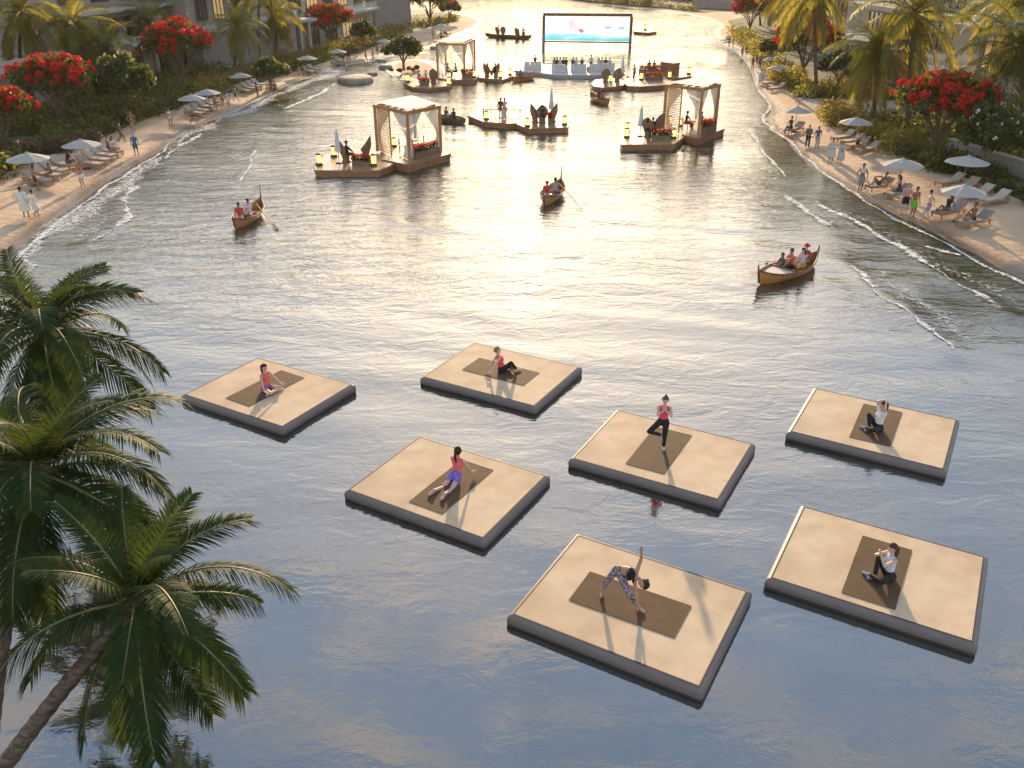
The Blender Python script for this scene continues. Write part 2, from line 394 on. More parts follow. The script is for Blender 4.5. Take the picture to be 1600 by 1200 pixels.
da = me.attributes.new('shore_dist', 'FLOAT', 'POINT'); da.data.foreach_set('value', np.clip(np.maximum((-WD-1.0)/11.0, (40.0-Y)/10.0*(X < 0)), 0, 1).astype(np.float32).ravel())
tag(place('lagoon_water', me), 'calm lagoon water, blue in front and golden towards the sun', 'water', kind='structure')

# foam along the water's edge and on the crests
m_foam, n, l, b = node_mat('foam')
b.inputs['Base Color'].default_value = (0.8, 0.8, 0.78, 1); b.inputs['Roughness'].default_value = 0.7
t = n.new('ShaderNodeTexCoord'); nz = n.new('ShaderNodeTexNoise'); nz.inputs['Scale'].default_value = 4.0; nz.inputs['Detail'].default_value = 8; nz.inputs['Roughness'].default_value = 0.78
l.new(t.outputs['Object'], nz.inputs['Vector'])
at = n.new('ShaderNodeAttribute'); at.attribute_name = 'dens'
ad = n.new('ShaderNodeMath'); ad.operation = 'ADD'; l.new(nz.outputs['Fac'], ad.inputs[0]); l.new(at.outputs['Fac'], ad.inputs[1])
mr = n.new('ShaderNodeMapRange'); mr.inputs['From Min'].default_value = 0.86; mr.inputs['From Max'].default_value = 1.05; l.new(ad.outputs[0], mr.inputs['Value'])
l.new(mr.outputs[0], b.inputs['Alpha'])
def foam_strip(name, line, width, z, dens, label, seed=0, peak=0.03, shift=0.0, scal=0.0, taper=True):
    rn = np.random.RandomState(seed); n_ = len(line)
    def sm(k):
        a = rn.normal(0, 1, n_); ker = np.ones(k)/k; return np.convolve(np.concatenate([a, a, a]), ker, 'same')[n_:2*n_]*math.sqrt(k)
    wob = sm(15)*0.10*width + sm(45)*0.16*width + scal*(sm(25)*0.09 + sm(61)*0.2); wid = np.clip(1 + sm(9)*0.4 + sm(31)*0.42, 0.15, 2.6)*width
    vs = []; de = []; fs = []; K = 7
    for i, p in enumerate(line):
        a = line[max(i-1, 0)]; c = line[min(i+1, n_-1)]; d = c - a
        d = d.normalized() if d.length > 1e-9 else Vector((1, 0)); nn = Vector((-d.y, d.x))
        e = min(1.0, min(i, n_-1-i)/(0.12*n_)) if taper else 1.0
        for k in range(K):
            s = k/(K-1)*2 - 1
            q = p + nn*(wob[i] + shift + s*wid[i]*0.5)
            vs.append((q.x, q.y, z + peak*(1-s*s)*(0.7+0.6*rn.rand()))); de.append((1-s*s)*dens*(0.35+0.65*e))
        if i:
            for k in range(K-1): fs.append(((i-1)*K+k, (i-1)*K+k+1, i*K+k+1, i*K+k))
    me = bpy.data.meshes.new(name); me.from_pydata(vs, [], fs); me.update()
    at_ = me.attributes.new('dens', 'FLOAT', 'POINT'); at_.data.foreach_set('value', np.array(de, np.float32))
    me.polygons.foreach_set('use_smooth', [True]*len(fs)); me.materials.append(m_foam)
    return tag(place(name, me), label, 'foam', kind='stuff')
for i, (line, w, h) in enumerate(crest_w):
    foam_strip('wave_foam', line, w*1.6, h*0.5, 0.5, 'white foam on a small breaking ripple', seed=i, peak=0.035)
for i, (line, w, h) in enumerate(crest_w[:8]):
    foam_strip('wave_foam', line, w*5, 0.035, 0.36, 'thin lacy foam trailing a small ripple', seed=60+i, peak=0.02, shift=(-1.0 if i in (0, 1, 2, 3) else 1.0)*w*1.8)
def part_line(line, y0, y1): return [p for p in line if y0 < p.y < y1]
for i, (ln, sg) in enumerate(((l_line, 1), (r_line, 1))):
    seg = smooth_line([(p.x, p.y) for p in part_line(ln, 27, 260)], 0.3)
    foam_strip('shore_foam', seg, 0.42, 0.025, 0.5, 'thin white foam edge along the sand', seed=20+i, peak=0.02, shift=-0.1, scal=1.0, taper=False)
    foam_strip('shore_foam', seg, 2.6, 0.012, 0.45, 'lacy foam in the shallow water', seed=30+i, peak=0.015, shift=-1.25, scal=1.0, taper=False)
foam_strip('shore_foam', smooth_line([(p.x, p.y) for p in part_line(r_line, 27, 130)], 0.3), 5.5, 0.02, 0.37, 'broad lacy wash along the right shore', seed=45, peak=0.02, shift=-3.2, scal=1.5, taper=False)
foam_strip('shore_foam', isl_line, 0.5, 0.02, 0.62, 'foam round the small sand islet', seed=40, peak=0.02, taper=False)
# ------------------------------------------------------------------ yoga rafts
DECK_Z = 0.29
m_deck, n, l, b = node_mat('raft_deck')
t = n.new('ShaderNodeTexCoord'); wv = n.new('ShaderNodeTexWave'); wv.inputs['Scale'].default_value = 9.0; wv.inputs['Distortion'].default_value = 0.4; wv.bands_direction = 'X'
l.new(t.outputs['Object'], wv.inputs['Vector'])
nz = n.new('ShaderNodeTexNoise'); nz.inputs['Scale'].default_value = 1.4; nz.inputs['Detail'].default_value = 7; l.new(t.outputs['Object'], nz.inputs['Vector'])
r = n.new('ShaderNodeValToRGB'); r.color_ramp.elements[0].color = (0.60, 0.425, 0.27, 1); r.color_ramp.elements[1].color = (0.75, 0.555, 0.365, 1)
r.color_ramp.elements[0].position = 0.35; r.color_ramp.elements[1].position = 0.65; l.new(nz.outputs['Fac'], r.inputs[0])
mx = n.new('ShaderNodeMix'); mx.data_type = 'RGBA'; mx.blend_type = 'MULTIPLY'; mx.inputs['Factor'].default_value = 0.12
l.new(r.outputs[0], mx.inputs['A']); l.new(wv.outputs['Color'], mx.inputs['B']); l.new(mx.outputs['Result'], b.inputs['Base Color'])
bp = n.new('ShaderNodeBump'); bp.inputs['Strength'].default_value = 0.35; bp.inputs['Distance'].default_value = 0.01
l.new(wv.outputs['Fac'], bp.inputs['Height']); l.new(bp.outputs[0], b.inputs['Normal']); b.inputs['Roughness'].default_value = 0.85
m_rim = mat('raft_rim', (0.22, 0.165, 0.145), 0.5, 0.12, 1.2, bump=0.15, bscale=30, stretch=(1, 1, 4))
n = m_rim.node_tree.nodes; l = m_rim.node_tree.links; b = n['Principled BSDF']; src = b.inputs['Base Color'].links[0].from_socket
t = n.new('ShaderNodeTexCoord'); sp = n.new('ShaderNodeSeparateXYZ'); l.new(t.outputs['Object'], sp.inputs[0])      # wet band just above the waterline
nz = n.new('ShaderNodeTexNoise'); nz.inputs['Scale'].default_value = 4.0; l.new(t.outputs['Object'], nz.inputs['Vector'])
ma = n.new('ShaderNodeMath'); ma.operation = 'MULTIPLY_ADD'; ma.inputs[1].default_value = -0.05; l.new(nz.outputs['Fac'], ma.inputs[0]); l.new(sp.outputs['Z'], ma.inputs[2])
wr = n.new('ShaderNodeMapRange'); wr.inputs['From Min'].default_value = 0.03; wr.inputs['From Max'].default_value = 0.055; wr.inputs['To Min'].default_value = 0.35; l.new(ma.outputs[0], wr.inputs['Value'])
wm = n.new('ShaderNodeVectorMath'); wm.operation = 'SCALE'; l.new(src, wm.inputs[0]); l.new(wr.outputs[0], wm.inputs['Scale']); l.new(wm.outputs[0], b.inputs['Base Color'])
m_seam = mat('raft_seam', (0.05, 0.045, 0.042), 0.7)
m_ymat = mat('yoga_mat', (0.105, 0.058, 0.024), 0.85, 0.18, 2.5, bump=0.4, bscale=60)
def rrect(a, b, r, n=5):
    out = []
    for cx, cy_, s in ((a-r, b-r, 0), (-a+r, b-r, PI/2), (-a+r, -b+r, PI), (a-r, -b+r, 1.5*PI)):
        for k in range(n): 
            t_ = s + PI/2*k/(n-1); out.append((cx + r*math.cos(t_), cy_ + r*math.sin(t_)))
    return out
RA, RB_ = 4.32/2, 3.34/2
def sweep(prof_, a, b, r0, smooth=True):
    vs = []; fs = []; N = None
    for off, z in prof_:
        ring = rrect(a+off, b+off, max(0.015, r0*0.4+off*0.38)); N = len(ring); vs += [(x, y, z) for x, y in ring]
    for i in range(len(prof_)-1):
        for k in range(N): fs.append((i*N+k, i*N+(k+1)%N, (i+1)*N+(k+1)%N, (i+1)*N+k))
    return vs, fs, N
vs, fs, N = sweep([(0.02, 0.282), (0.055, 0.276), (0.10, 0.245), (0.125, 0.20), (0.135, 0.14), (0.135, 0.08), (0.125, 0.0), (0.10, -0.1), (0.07, -0.18)][::-1], RA, RB_, 0.05)
mb = MB(); mb.add(vs, fs, smooth=True); rim_me = mb.mesh('float_tube', m_rim)
vs, fs, N = sweep([(0.03, 0.27), (0.022, 0.294), (-0.012, 0.294), (-0.016, 0.27)][::-1], RA, RB_, 0.03)
mb = MB(); mb.add(vs, fs); seam_me = mb.mesh('edge_trim', m_seam)
ring = rrect(RA+0.002, RB_+0.002, 0.03)
mb = MB(); mb.prism(ring, 0.1, DECK_Z); deck_me = mb.mesh('deck', m_deck)
mb = MB(); mb.prism(rrect(1.08, 0.61, 0.015, 3), 0.0, 0.012); mat_me = mb.mesh('yoga_mat', m_ymat)
RAFTS = [  # deck corners far, right, near, left in the photograph; mat corners; labels
 (((403.5,560),(545.6,601),(439.7,664.4),(293.4,616.6)), ((437.8,579),(477.2,590.3),(390,634.8),(352.5,622.8)), 'leftmost yoga raft, under the woman sitting cross-legged in coral top', 'brown yoga mat under the cross-legged woman in coral top'),
 (((742.2,536.5),(901.6,573.8),(833,632),(665.3,587.9)), ((749.3,559.4),(843.4,582.8),(817.2,602.9),(721.9,577.8)), 'farthest yoga raft, carrying the seated woman leaning back on her hand', 'brown yoga mat under the seated woman leaning back'),
 (((656.6,683.2),(848.5,743.3),(755,838.2),(548.6,765.3)), ((722,719),(769.8,734.3),(693.3,803.6),(637,784.2)), 'yoga raft carrying the woman stretched in cobra pose', 'brown yoga mat under the woman in cobra pose'),
 (((966.9,642),(1172.2,693.5),(1120,778.7),(898.3,715.8)), ((1024,667),(1081.4,680.1),(1037.5,741.2),(977.3,724.7)), 'yoga raft under the woman standing on one leg', 'brown yoga mat under the woman balancing on one leg'),
 (((1276,608),(1493,657),(1473,731),(1237.4,673)), ((1349,631),(1410,644.4),(1391,698),(1327,683.4)), 'yoga raft at right edge of the group, under the woman in white shirt', 'brown yoga mat under the seated woman in white shirt'),
 (((1257.2,792.4),(1536.3,871),(1519.6,1000.9),(1205.7,901.6)), ((1347.4,837.5),(1425.3,859.6),(1398.5,953.4),(1314.7,926)), 'nearest right yoga raft, under the woman in pale tank top', 'brown yoga mat under the woman in pale tank top'),
 (((904.3,836.7),(1165.7,924.6),(1091.3,1070.6),(803,959.7)), ((921.5,893.5),(1081.9,947.4),(1052.4,997.3),(888.9,937.9)), 'nearest yoga raft, under the woman bending in triangle pose', 'large brown yoga mat under the woman in triangle pose')]
def rect_fit(c4, z):
    q = [P(x, y, z) for x, y in c4]
    c = sum(q, Vector())/4
    u = (q[1]-q[0]) + (q[2]-q[3]); v = (q[3]-q[0]) + (q[2]-q[1])
    return c, u/2, v/2
raft_info = []
for i, (dc, mc, lab, mlab) in enumerate(RAFTS):
    c, u, v = rect_fit(dc, DECK_Z)
    ang = math.atan2(u.y, u.x)
    e = empty('yoga_raft', (c.x, c.y, 0), ang); tag(e, lab, 'raft', 'square floating yoga rafts')
    place('float_tube', rim_me, e); place('edge_trim', seam_me, e); place('deck', deck_me, e)
    mc_, mu, mv = rect_fit(mc, DECK_Z)
    if mu.length > mv.length: ma = math.atan2(mu.y, mu.x); ml, mw = mu.length, mv.length
    else: ma = math.atan2(mv.y, mv.x); ml, mw = mv.length, mu.length
    o = place('yoga_mat', mat_me, None, (mc_.x, mc_.y, DECK_Z + 0.003), (0, 0, ma), (ml/2.16, mw/1.22, 1)); tag(o, mlab, 'mat', 'brown yoga mats')
    raft_info.append((c, ang, mc_, ma, ml, mw, u.length, v.length))
# ------------------------------------------------------------------ people: posed skeleton -> one continuous skin, clothes as shells over it
V = Vector
_sk = {}
def skin(c):
    k = tuple(c)
    if k not in _sk:
        m = mat('skin', c, 0.55, 0.06, 9.0, spec=0.35); _sk[k] = m
    return _sk[k]
TAN = (0.44, 0.235, 0.14); DARK = (0.15, 0.075, 0.045); FAIR = (0.7, 0.44, 0.34); BROWN = (0.28, 0.145, 0.085)
_cl = {}
def cloth(c, name='fabric', pattern=None):
    k = (tuple(c), name, pattern)
    if k not in _cl:
        if pattern: 
            m = mat(name, c, 0.8, 0.05, 26.0, col2=pattern, detail=2.0)
            r_ = [q for q in m.node_tree.nodes if q.type == 'VALTORGB'][0]; r_.color_ramp.elements[0].position = 0.46; r_.color_ramp.elements[1].position = 0.54
        else: m = mat(name, c, 0.85, 0.1, 5.0, bump=0.25, bscale=14)
        _cl[k] = m
    return _cl[k]
def ik(a, t, l1, l2, pole):
    a = V(a); t = V(t); d = t - a; L = d.length; M = (l1 + l2)*0.999
    if L > M: t = a + d*(M/L); d = t - a; L = M
    if L < abs(l1-l2)+0.02: L = abs(l1-l2)+0.02
    u = d.normalized(); x = (l1*l1 - l2*l2 + L*L)/(2*L); h = math.sqrt(max(0, l1*l1 - x*x))
    p = V(pole); p = p - u*p.dot(u)
    if p.length < 1e-4: p = u.orthogonal()
    return a + u*x + p.normalized()*h, t
def mk(pel, up=(0,0,1), fwd=(0,1,0), hands=None, elbows=None, feet=None, knees=None, toes=None, up2=None, fwd2=None, hfw=None, hup=None, hdir=None, bend=0.5):
    """joints of a figure 1.77 tall; left is -x when it faces +y"""
    J = {}; pel = V(pel); up = V(up).normalized(); fwd = V(fwd); fwd = (fwd - up*fwd.dot(up)).normalized(); rt = fwd.cross(up)
    up2 = V(up2).normalized() if up2 else up; fwd2 = V(fwd2) if fwd2 else fwd; fwd2 = (fwd2 - up2*fwd2.dot(up2)).normalized(); rt2 = fwd2.cross(up2)
    J['pel'] = pel; J['wst'] = pel + up*0.19; J['chs'] = J['wst'] + up2*0.30; J['rt'] = rt; J['rt2'] = rt2; J['fw'] = fwd; J['fw2'] = fwd2; J['up2'] = up2; J['up'] = up
    J['nck'] = J['chs'] + up2*0.10; hup = V(hup).normalized() if hup else up2
    hfw = V(hfw) if hfw else fwd2; hfw = (hfw - hup*hfw.dot(hup)).normalized()
    J['hup'] = hup; J['hfw'] = hfw; J['hed'] = J['nck'] + hup*0.135 + hfw*0.02
    for s, k in ((-1, 'L'), (1, 'R')):
        i = 0 if s < 0 else 1
        sh = J['chs'] + rt2*(0.172*s) - up2*0.015; hp = pel + rt*(0.092*s) - up*0.04
        h = (hands or (None, None))[i]; e = (elbows or (None, None))[i]
        if h is None: h = sh + rt2*(0.10*s) - up*0.49 + fwd*0.07
        if e is None: e = -fwd2*0.8 + rt2*(0.5*s)
        el, wr = ik(sh, h, 0.275, 0.245, e)
        f = (feet or (None, None))[i]
        if f is None: f = V((0.11*s, 0, 0.075))
        kn_, an = ik(hp, f, 0.43, 0.41, (knees or (None, None))[i] or fwd)
        to = (toes or (None, None))[i]
        to = V(to).normalized() if to else (fwd + rt*(0.25*s)).normalized()
        J['sh'+k] = sh; J['el'+k] = el; J['wr'+k] = wr; J['hp'+k] = hp; J['kn'+k] = kn_; J['an'+k] = an; J['to'+k] = an + to*0.17 - V((0, 0, 0.045 if abs(to.z) < 0.5 else 0))
        hd = (hdir or (None, None))[i]; J['hd'+k] = wr + (V(hd).normalized() if hd else (wr - el).normalized())*0.17
        J['s'+k] = s
    return J
def ecap(mb, p0, p1, r0, r1, lat=None, k=1.0, n=10):
    p0 = V(p0); p1 = V(p1); d = p1 - p0
    if d.length < 1e-5: d = V((0, 0, 1e-3)); p1 = p0 + d
    u = d.normalized(); a = u.orthogonal().normalized(); c = u.cross(a); rings = []
    for q, r, s in ((p0, r0, -1), (p1, r1, 1)):
        ts = (1.0, 0.8, 0.5, 0.0) if s < 0 else (0.0, 0.5, 0.8, 1.0)
        for t in ts: rings.append((q + u*(s*r*t), r*math.sqrt(max(0.004, 1-t*t))))
    vs = []
    for q, r in rings:
        for i in range(n):
            an = 2*PI*i/n; o = a*math.cos(an)*r + c*math.sin(an)*r
            if lat is not None: o = o + lat*(o.dot(lat)*(k-1))
            vs.append(q + o)
    m = len(rings); fs = [(i*n+j, i*n+(j+1)%n, (i+1)*n+(j+1)%n, (i+1)*n+j) for i in range(m-1) for j in range(n)]
    fs.append(tuple(range(n))[::-1]); fs.append(tuple(range((m-1)*n, m*n)))
    mb.add(vs, fs)
def bones_of(J, fem, hero):
    B = []
    def b(lab, p0, p1, r0, r1, lat=None, k=1.0): B.append((lab, V(p0), V(p1), r0, r1, lat, k))
    hw = 1.42 if fem else 1.28
    b('hips', J['pel'] - J['up']*0.035, J['pel'] + J['up']*0.06, 0.112, 0.104, J['rt'], hw)
    b('waist', J['wst'] - J['up']*0.06, J['wst'] + J['up2']*0.06, 0.094 if fem else 0.104, 0.098 if fem else 0.112, J['rt2'], 1.3)
    b('chest', J['wst'] + J['up2']*0.13, J['chs'] - J['up2']*0.07, 0.104 if fem else 0.118, 0.098 if fem else 0.112, J['rt2'], 1.38)
    b('chest', J['shL'] + J['rt2']*0.03 - J['up2']*0.01, J['shR'] - J['rt2']*0.03 - J['up2']*0.01, 0.056 if fem else 0.066, 0.056 if fem else 0.066)
    if fem:
        for s in (-1, 1): b('chest', J['chs'] - J['up2']*0.12 + J['rt2']*(0.07*s) + J['fw2']*0.07, J['chs'] - J['up2']*0.13 + J['rt2']*(0.07*s) + J['fw2']*0.085, 0.058, 0.056)
        for s in (-1, 1): b('hips', J['pel'] + J['rt']*(0.07*s) - J['fw']*0.05 - J['up']*0.03, J['pel'] + J['rt']*(0.07*s) - J['fw']*0.06 - J['up']*0.05, 0.09, 0.085)
    b('neck', J['nck'] - J['up2']*0.05, J['nck'] + J['hup']*0.06, 0.055, 0.05)
    h = J['hed']
    b('head', h - J['hup']*0.01 + J['hfw']*(-0.012), h + J['hup']*0.035 - J['hfw']*0.012, 0.086, 0.086, J['hfw'], 1.1)
    b('head', h - J['hup']*0.055 + J['hfw']*0.03, h - J['hup']*0.075 + J['hfw']*0.045, 0.058, 0.045)
    b('head', h - J['hup']*0.015 + J['hfw']*0.10, h + J['hup']*0.02 + J['hfw']*0.085, 0.017, 0.012)
    if hero:
        rh = J['hfw'].cross(J['hup'])
        for s in (-1, 1): b('head', h + rh*(0.085*s) - J['hup']*0.02, h + rh*(0.092*s) + J['hup']*0.015, 0.014, 0.016)
    f = 0.94 if fem else 1.08
    for k in 'LR':
        b('uparm', J['sh'+k], J['el'+k], 0.054*f, 0.040*f); b('forearm', J['el'+k], J['wr'+k], 0.041*f, 0.028*f)
        d = (J['hd'+k] - J['wr'+k]).normalized(); fa = (J['wr'+k] - J['el'+k]).normalized()
        sd = d.cross(J['fw2']); sd = sd.normalized() if sd.length > 0.2 else d.cross(J['up2']).normalized()
        nn = d.cross(sd).normalized(); sg = J['s'+k]
        b('hand', J['wr'+k], J['wr'+k] + d*0.075, 0.026, 0.027, sd, 1.45)
        if hero:
            base = J['wr'+k] + d*0.085
            for i, (o, L) in enumerate(((-0.031, 0.066), (-0.0105, 0.078), (0.0105, 0.073), (0.031, 0.056))):
                q0 = base + sd*o; q1 = q0 + d*L*0.55 + sd*(o*0.28); q2 = q1 + (d*0.86 + nn*0.4*sg).normalized()*L*0.5
                b('hand', q0, q1, 0.0102, 0.0095); b('hand', q1, q2, 0.0095, 0.0085)
            t0 = J['wr'+k] + d*0.03 - sd*0.03; t1 = t0 + (d*0.6 - sd*0.8).normalized()*0.045; b('hand', t0, t1, 0.013, 0.012); b('hand', t1, t1 + (d*0.9 - sd*0.3).normalized()*0.032, 0.0115, 0.0095)
        else:
            b('hand', J['wr'+k] + d*0.08, J['wr'+k] + d*0.15, 0.026, 0.018, sd, 1.4)
            b('hand', J['wr'+k] + d*0.03 - sd*0.025, J['wr'+k] + d*0.08 - sd*0.055, 0.016, 0.014)
        g = 1.04 if fem else 1.0
        b('thigh', J['hp'+k], J['kn'+k], 0.088*g, 0.058); b('calf', J['kn'+k], J['an'+k], 0.058, 0.038)
        b('calf', J['kn'+k]*0.72 + J['an'+k]*0.28 - (J['to'+k]-J['an'+k]).normalized()*0.018, J['kn'+k]*0.55 + J['an'+k]*0.45 - (J['to'+k]-J['an'+k]).normalized()*0.016, 0.052, 0.044)
        td = (J['to'+k] - J['an'+k]).normalized(); lat = td.cross(V((0, 0, 1))); lat = lat.normalized() if lat.length > 0.1 else J['rt']
        b('foot', J['an'+k] - td*0.03 - V((0,0,0.03)), J['to'+k], 0.036, 0.026, lat, 1.2)
    return B
PEOPLE = []
def person(label, loc, heading, J, skin_c=TAN, wear=(), hair=((0.02, 0.012, 0.008), 'short'), fem=False, scale=1.0, hero=False, extra=None, group=None):
    """heading: degrees, 0 faces away from the camera (+y), 90 faces left, 180 faces the camera"""
    B = bones_of(J, fem, hero)
    mb = MB()
    for lab, p0, p1, r0, r1, lat, k in B: ecap(mb, p0, p1, r0, r1, lat, k, 12 if hero else 8)
    me = mb.mesh('person_body', skin(skin_c)); o = place('person_raw', me)
    rm = o.modifiers.new('r', 'REMESH'); rm.mode = 'VOXEL'; rm.voxel_size = 0.0088 if hero else 0.024; rm.use_smooth_shade = True
    sm = o.modifiers.new('s', 'SMOOTH'); sm.factor = 0.5; sm.iterations = 3 if hero else 2
    PEOPLE.append((o, label, loc, heading, J, B, skin_c, wear, hair, fem, scale, hero, extra, group))
def garment_mesh(name, co, no, faces, fsel, off, m):
    f = faces[fsel]
    if len(f) == 0: return None
    u, inv = np.unique(f, return_inverse=True); q = inv.reshape(f.shape)
    me = bpy.data.meshes.new(name); v = co[u] + no[u]*off
    me.vertices.add(len(v)); me.vertices.foreach_set('co', v.ravel())
    me.loops.add(q.size); me.loops.foreach_set('vertex_index', q.ravel())
    me.polygons.add(len(q)); me.polygons.foreach_set('loop_start', np.arange(len(q))*4)
    me.polygons.foreach_set('use_smooth', np.ones(len(q), bool)); me.update(); me.materials.append(m); return me
m_eye = mat('eye', (0.02, 0.015, 0.012), 0.3, 0); m_lip = mat('lip', (0.42, 0.13, 0.11), 0.5, 0.05)
def finish_people():
    bpy.context.view_layer.update(); dg = bpy.context.evaluated_depsgraph_get()
    for (o, label, loc, heading, J, B, skin_c, wear, hair, fem, scale, hero, extra, group) in PEOPLE:
        me = bpy.data.meshes.new_from_object(o.evaluated_get(dg)); me.name = 'person'
        bpy.data.objects.remove(o)
        if not me.materials: me.materials.append(skin(skin_c))
        me.polygons.foreach_set('use_smooth', np.ones(len(me.polygons), bool))
        ob = place('person', me, None, loc, (0, 0, R(heading)), scale); tag(ob, label, 'person', group)
        nv = len(me.vertices); co = np.empty(nv*3); me.vertices.foreach_get('co', co); co = co.reshape(-1, 3)
        no = np.empty(nv*3); me.vertices.foreach_get('normal', no); no = no.reshape(-1, 3)
        lv = np.empty(len(me.loops), int); me.loops.foreach_get('vertex_index', lv)
        if len(lv) != 4*len(me.polygons): continue
        fa = lv.reshape(-1, 4); fc = co[fa].mean(1)
        best = np.full(len(fc), 1e9); bl = np.zeros(len(fc), int); bt = np.zeros(len(fc)); labs = sorted({q[0] for q in B}); li = {a: i for i, a in enumerate(labs)}
        for lab, p0, p1, r0, r1, lat, k in B:
            a = np.array(p0); d = np.array(p1) - a; t = np.clip(((fc-a) @ d)/max(1e-9, d @ d), 0, 1)
            off = fc - a - t[:, None]*d
            if lat is not None: w = np.array(lat); off = off - np.outer(off @ w, w)*(1-1/k)
            dist = np.sqrt((off**2).sum(1)) - (r0 + (r1-r0)*t)
            s = dist < best; best[s] = dist[s]; bl[s] = li[lab]; bt[s] = t[s]
        for g in wear:
            nm, m, spec, off = g[:4]
            sel = np.zeros(len(fc), bool)
            for lab, t0, t1 in spec:
                if lab in li: sel |= (bl == li[lab]) & (bt >= t0-1e-6) & (bt <= t1+1e-6)
            if len(g) > 4: sel &= g[4](fc, J)
            gm_ = garment_mesh(nm, co, no, fa, sel, off, m)
            if gm_: place(nm, gm_, ob)
        if hair:
            hc, st = hair; m = cloth(hc, 'hair'); h = np.array(J['hed']); hu = np.array(J['hup']); hf = np.array(J['hfw'])
            y = (fc-h) @ hu; x = (fc-h) @ hf
            sel = (bl == li['head']) & ((y > 0.052) | (x < -0.008 + 0.5*np.clip(y, -0.1, 0.1))) & (y > -0.085)
            if st == 'bald': sel[:] = False
            hm = garment_mesh('hair', co, no, fa, sel, 0.016 if st != 'short' else 0.011, m)
            hob = place('hair', hm, ob) if hm else None
            mb = MB(); H = J['hed']; U = J['hup']; F = J['hfw']; dn = V((0, 0, -1))
            if st == 'pony':
                p = H - F*0.10 + U*0.05; mb.tube([p, p - F*0.05 + dn*0.03, p - F*0.055 + dn*0.16, p - F*0.03 + dn*0.30, p - F*0.02 + dn*0.36], [0.022, 0.034, 0.036, 0.026, 0.006], 8)
            elif st == 'long':
                p = H - F*0.05 + U*0.02; mb.tube([p, p - F*0.05 + dn*0.06, p - F*0.06 + dn*0.17, p - F*0.05 + dn*0.29, p - F*0.04 + dn*0.36], [0.06, 0.078, 0.075, 0.055, 0.012], 8)
            elif st == 'bun': mb.ball(tuple(H - F*0.05 + U*0.125), 0.042, 8, 6)
            elif st == 'lowbun': mb.ball(tuple(H - F*0.115 - U*0.0), 0.04, 8, 6)
            elif st == 'hat':
                mb.lathe([(0.001, 0.14), (0.06, 0.135), (0.095, 0.09), (0.105, 0.03), (0.19, 0.02), (0.185, 0.012), (0.10, 0.022)], 14, tuple(H))
            if mb.v:
                place('ponytail' if st in ('pony', 'long') else ('hat' if st == 'hat' else 'hair_bun'), mb.mesh('hair_piece', m), ob)
        if hero:
            rh = J['hfw'].cross(J['hup']); mb = MB()
            for s in (-1, 1):
                mb.ball(tuple(J['hed'] + rh*(0.034*s) + J['hfw']*0.083 + J['hup']*0.012), 0.0105, 8, 5)
            place('eyes', mb.mesh('eyes', m_eye), ob); mb = MB()
            mb.tube([J['hed'] + J['hfw']*0.086 - J['hup']*0.058 - rh*0.022, J['hed'] + J['hfw']*0.096 - J['hup']*0.057, J['hed'] + J['hfw']*0.086 - J['hup']*0.058 + rh*0.022], [0.004, 0.008, 0.004], 6)
            place('mouth', mb.mesh('mouth', m_lip), ob)
        if extra: extra(ob, J)
# garments -------------------------------------------------------
def above_bust(fc, J): return ((fc - np.array(J['chs'])) @ np.array(J['up2'])) < 0.03
def tank(c, off=0.009): return ('tank_top', cloth(c), [('chest', 0, 1), ('waist', 0, 1)], off)
def tee(c, off=0.014): return ('shirt', cloth(c), [('chest', 0, 1), ('waist', 0, 1), ('uparm', 0, 0.62)], off)
def longshirt(c, off=0.016): return ('shirt', cloth(c), [('chest', 0, 1), ('waist', 0, 1), ('uparm', 0, 1), ('forearm', 0, 0.9)], off)
def bra(c): return ('crop_top', cloth(c), [('chest', 0, 1)], 0.008, lambda fc, J: (lambda y: (y > -0.20) & (y < 0.0))((fc - np.array(J['chs'])) @ np.array(J['up2'])))
def brief(c): return ('bikini_bottom', cloth(c), [('hips', 0, 1)], 0.008)
def shorts(c, t=0.5, off=0.016, pattern=None): return ('shorts', cloth(c, 'shorts_fabric', pattern), [('hips', 0, 1), ('thigh', 0, t)], off)
def pants(c, t=0.93, off=0.010, pattern=None): return ('leggings', cloth(c, 'legging_fabric', pattern), [('hips', 0, 1), ('thigh', 0, 1), ('calf', 0, t)], off)
def shoes(c): return ('shoes', cloth(c), [('foot', 0, 1), ('calf', 0.97, 1)], 0.012)
def skirt(c, name='robe_skirt', z1=0.42, z0=0.98, w=0.15):
    """a hanging skirt or robe round both legs"""
    def f(ob, J):
        mb = MB(); prof_ = []; n_ = 16
        for i in range(8):
            z = z0 + (z1 - z0)*i/7; pts = []
            for k in 'LR':
                if z >= J['hp'+k].z: pts.append(J['hp'+k])
                else:
                    a, b = (J['hp'+k], J['kn'+k]) if z > J['kn'+k].z else (J['kn'+k], J['an'+k])
                    t = (z - a.z)/(b.z - a.z) if abs(b.z - a.z) > 1e-5 else 0; pts.append(a + (b-a)*max(0, min(1, t)))
            cc = (pts[0]+pts[1])/2; d = pts[1]-pts[0]; e = w - 0.02*(i == 0) + 0.01*i/7
            prof_.append([(cc.x + (abs(d.x)*0.5 + e*1.05)*math.cos(2*PI*j/n_)*(1+0.05*math.sin(5*j)*i/7), cc.y + (abs(d.y)*0.5 + e*0.9)*math.sin(2*PI*j/n_)*(1+0.05*math.cos(4*j)*i/7), z) for j in range(n_)])
        vs = [q for r_ in prof_ for q in r_]; fs = [(i*n_+j, i*n_+(j+1)%n_, (i+1)*n_+(j+1)%n_, (i+1)*n_+j) for i in range(7) for j in range(n_)]
        mb.add(vs, fs, smooth=True); place(name, mb.mesh(name, cloth(c)), ob)
    return f
ROBE = (0.72, 0.68, 0.64)
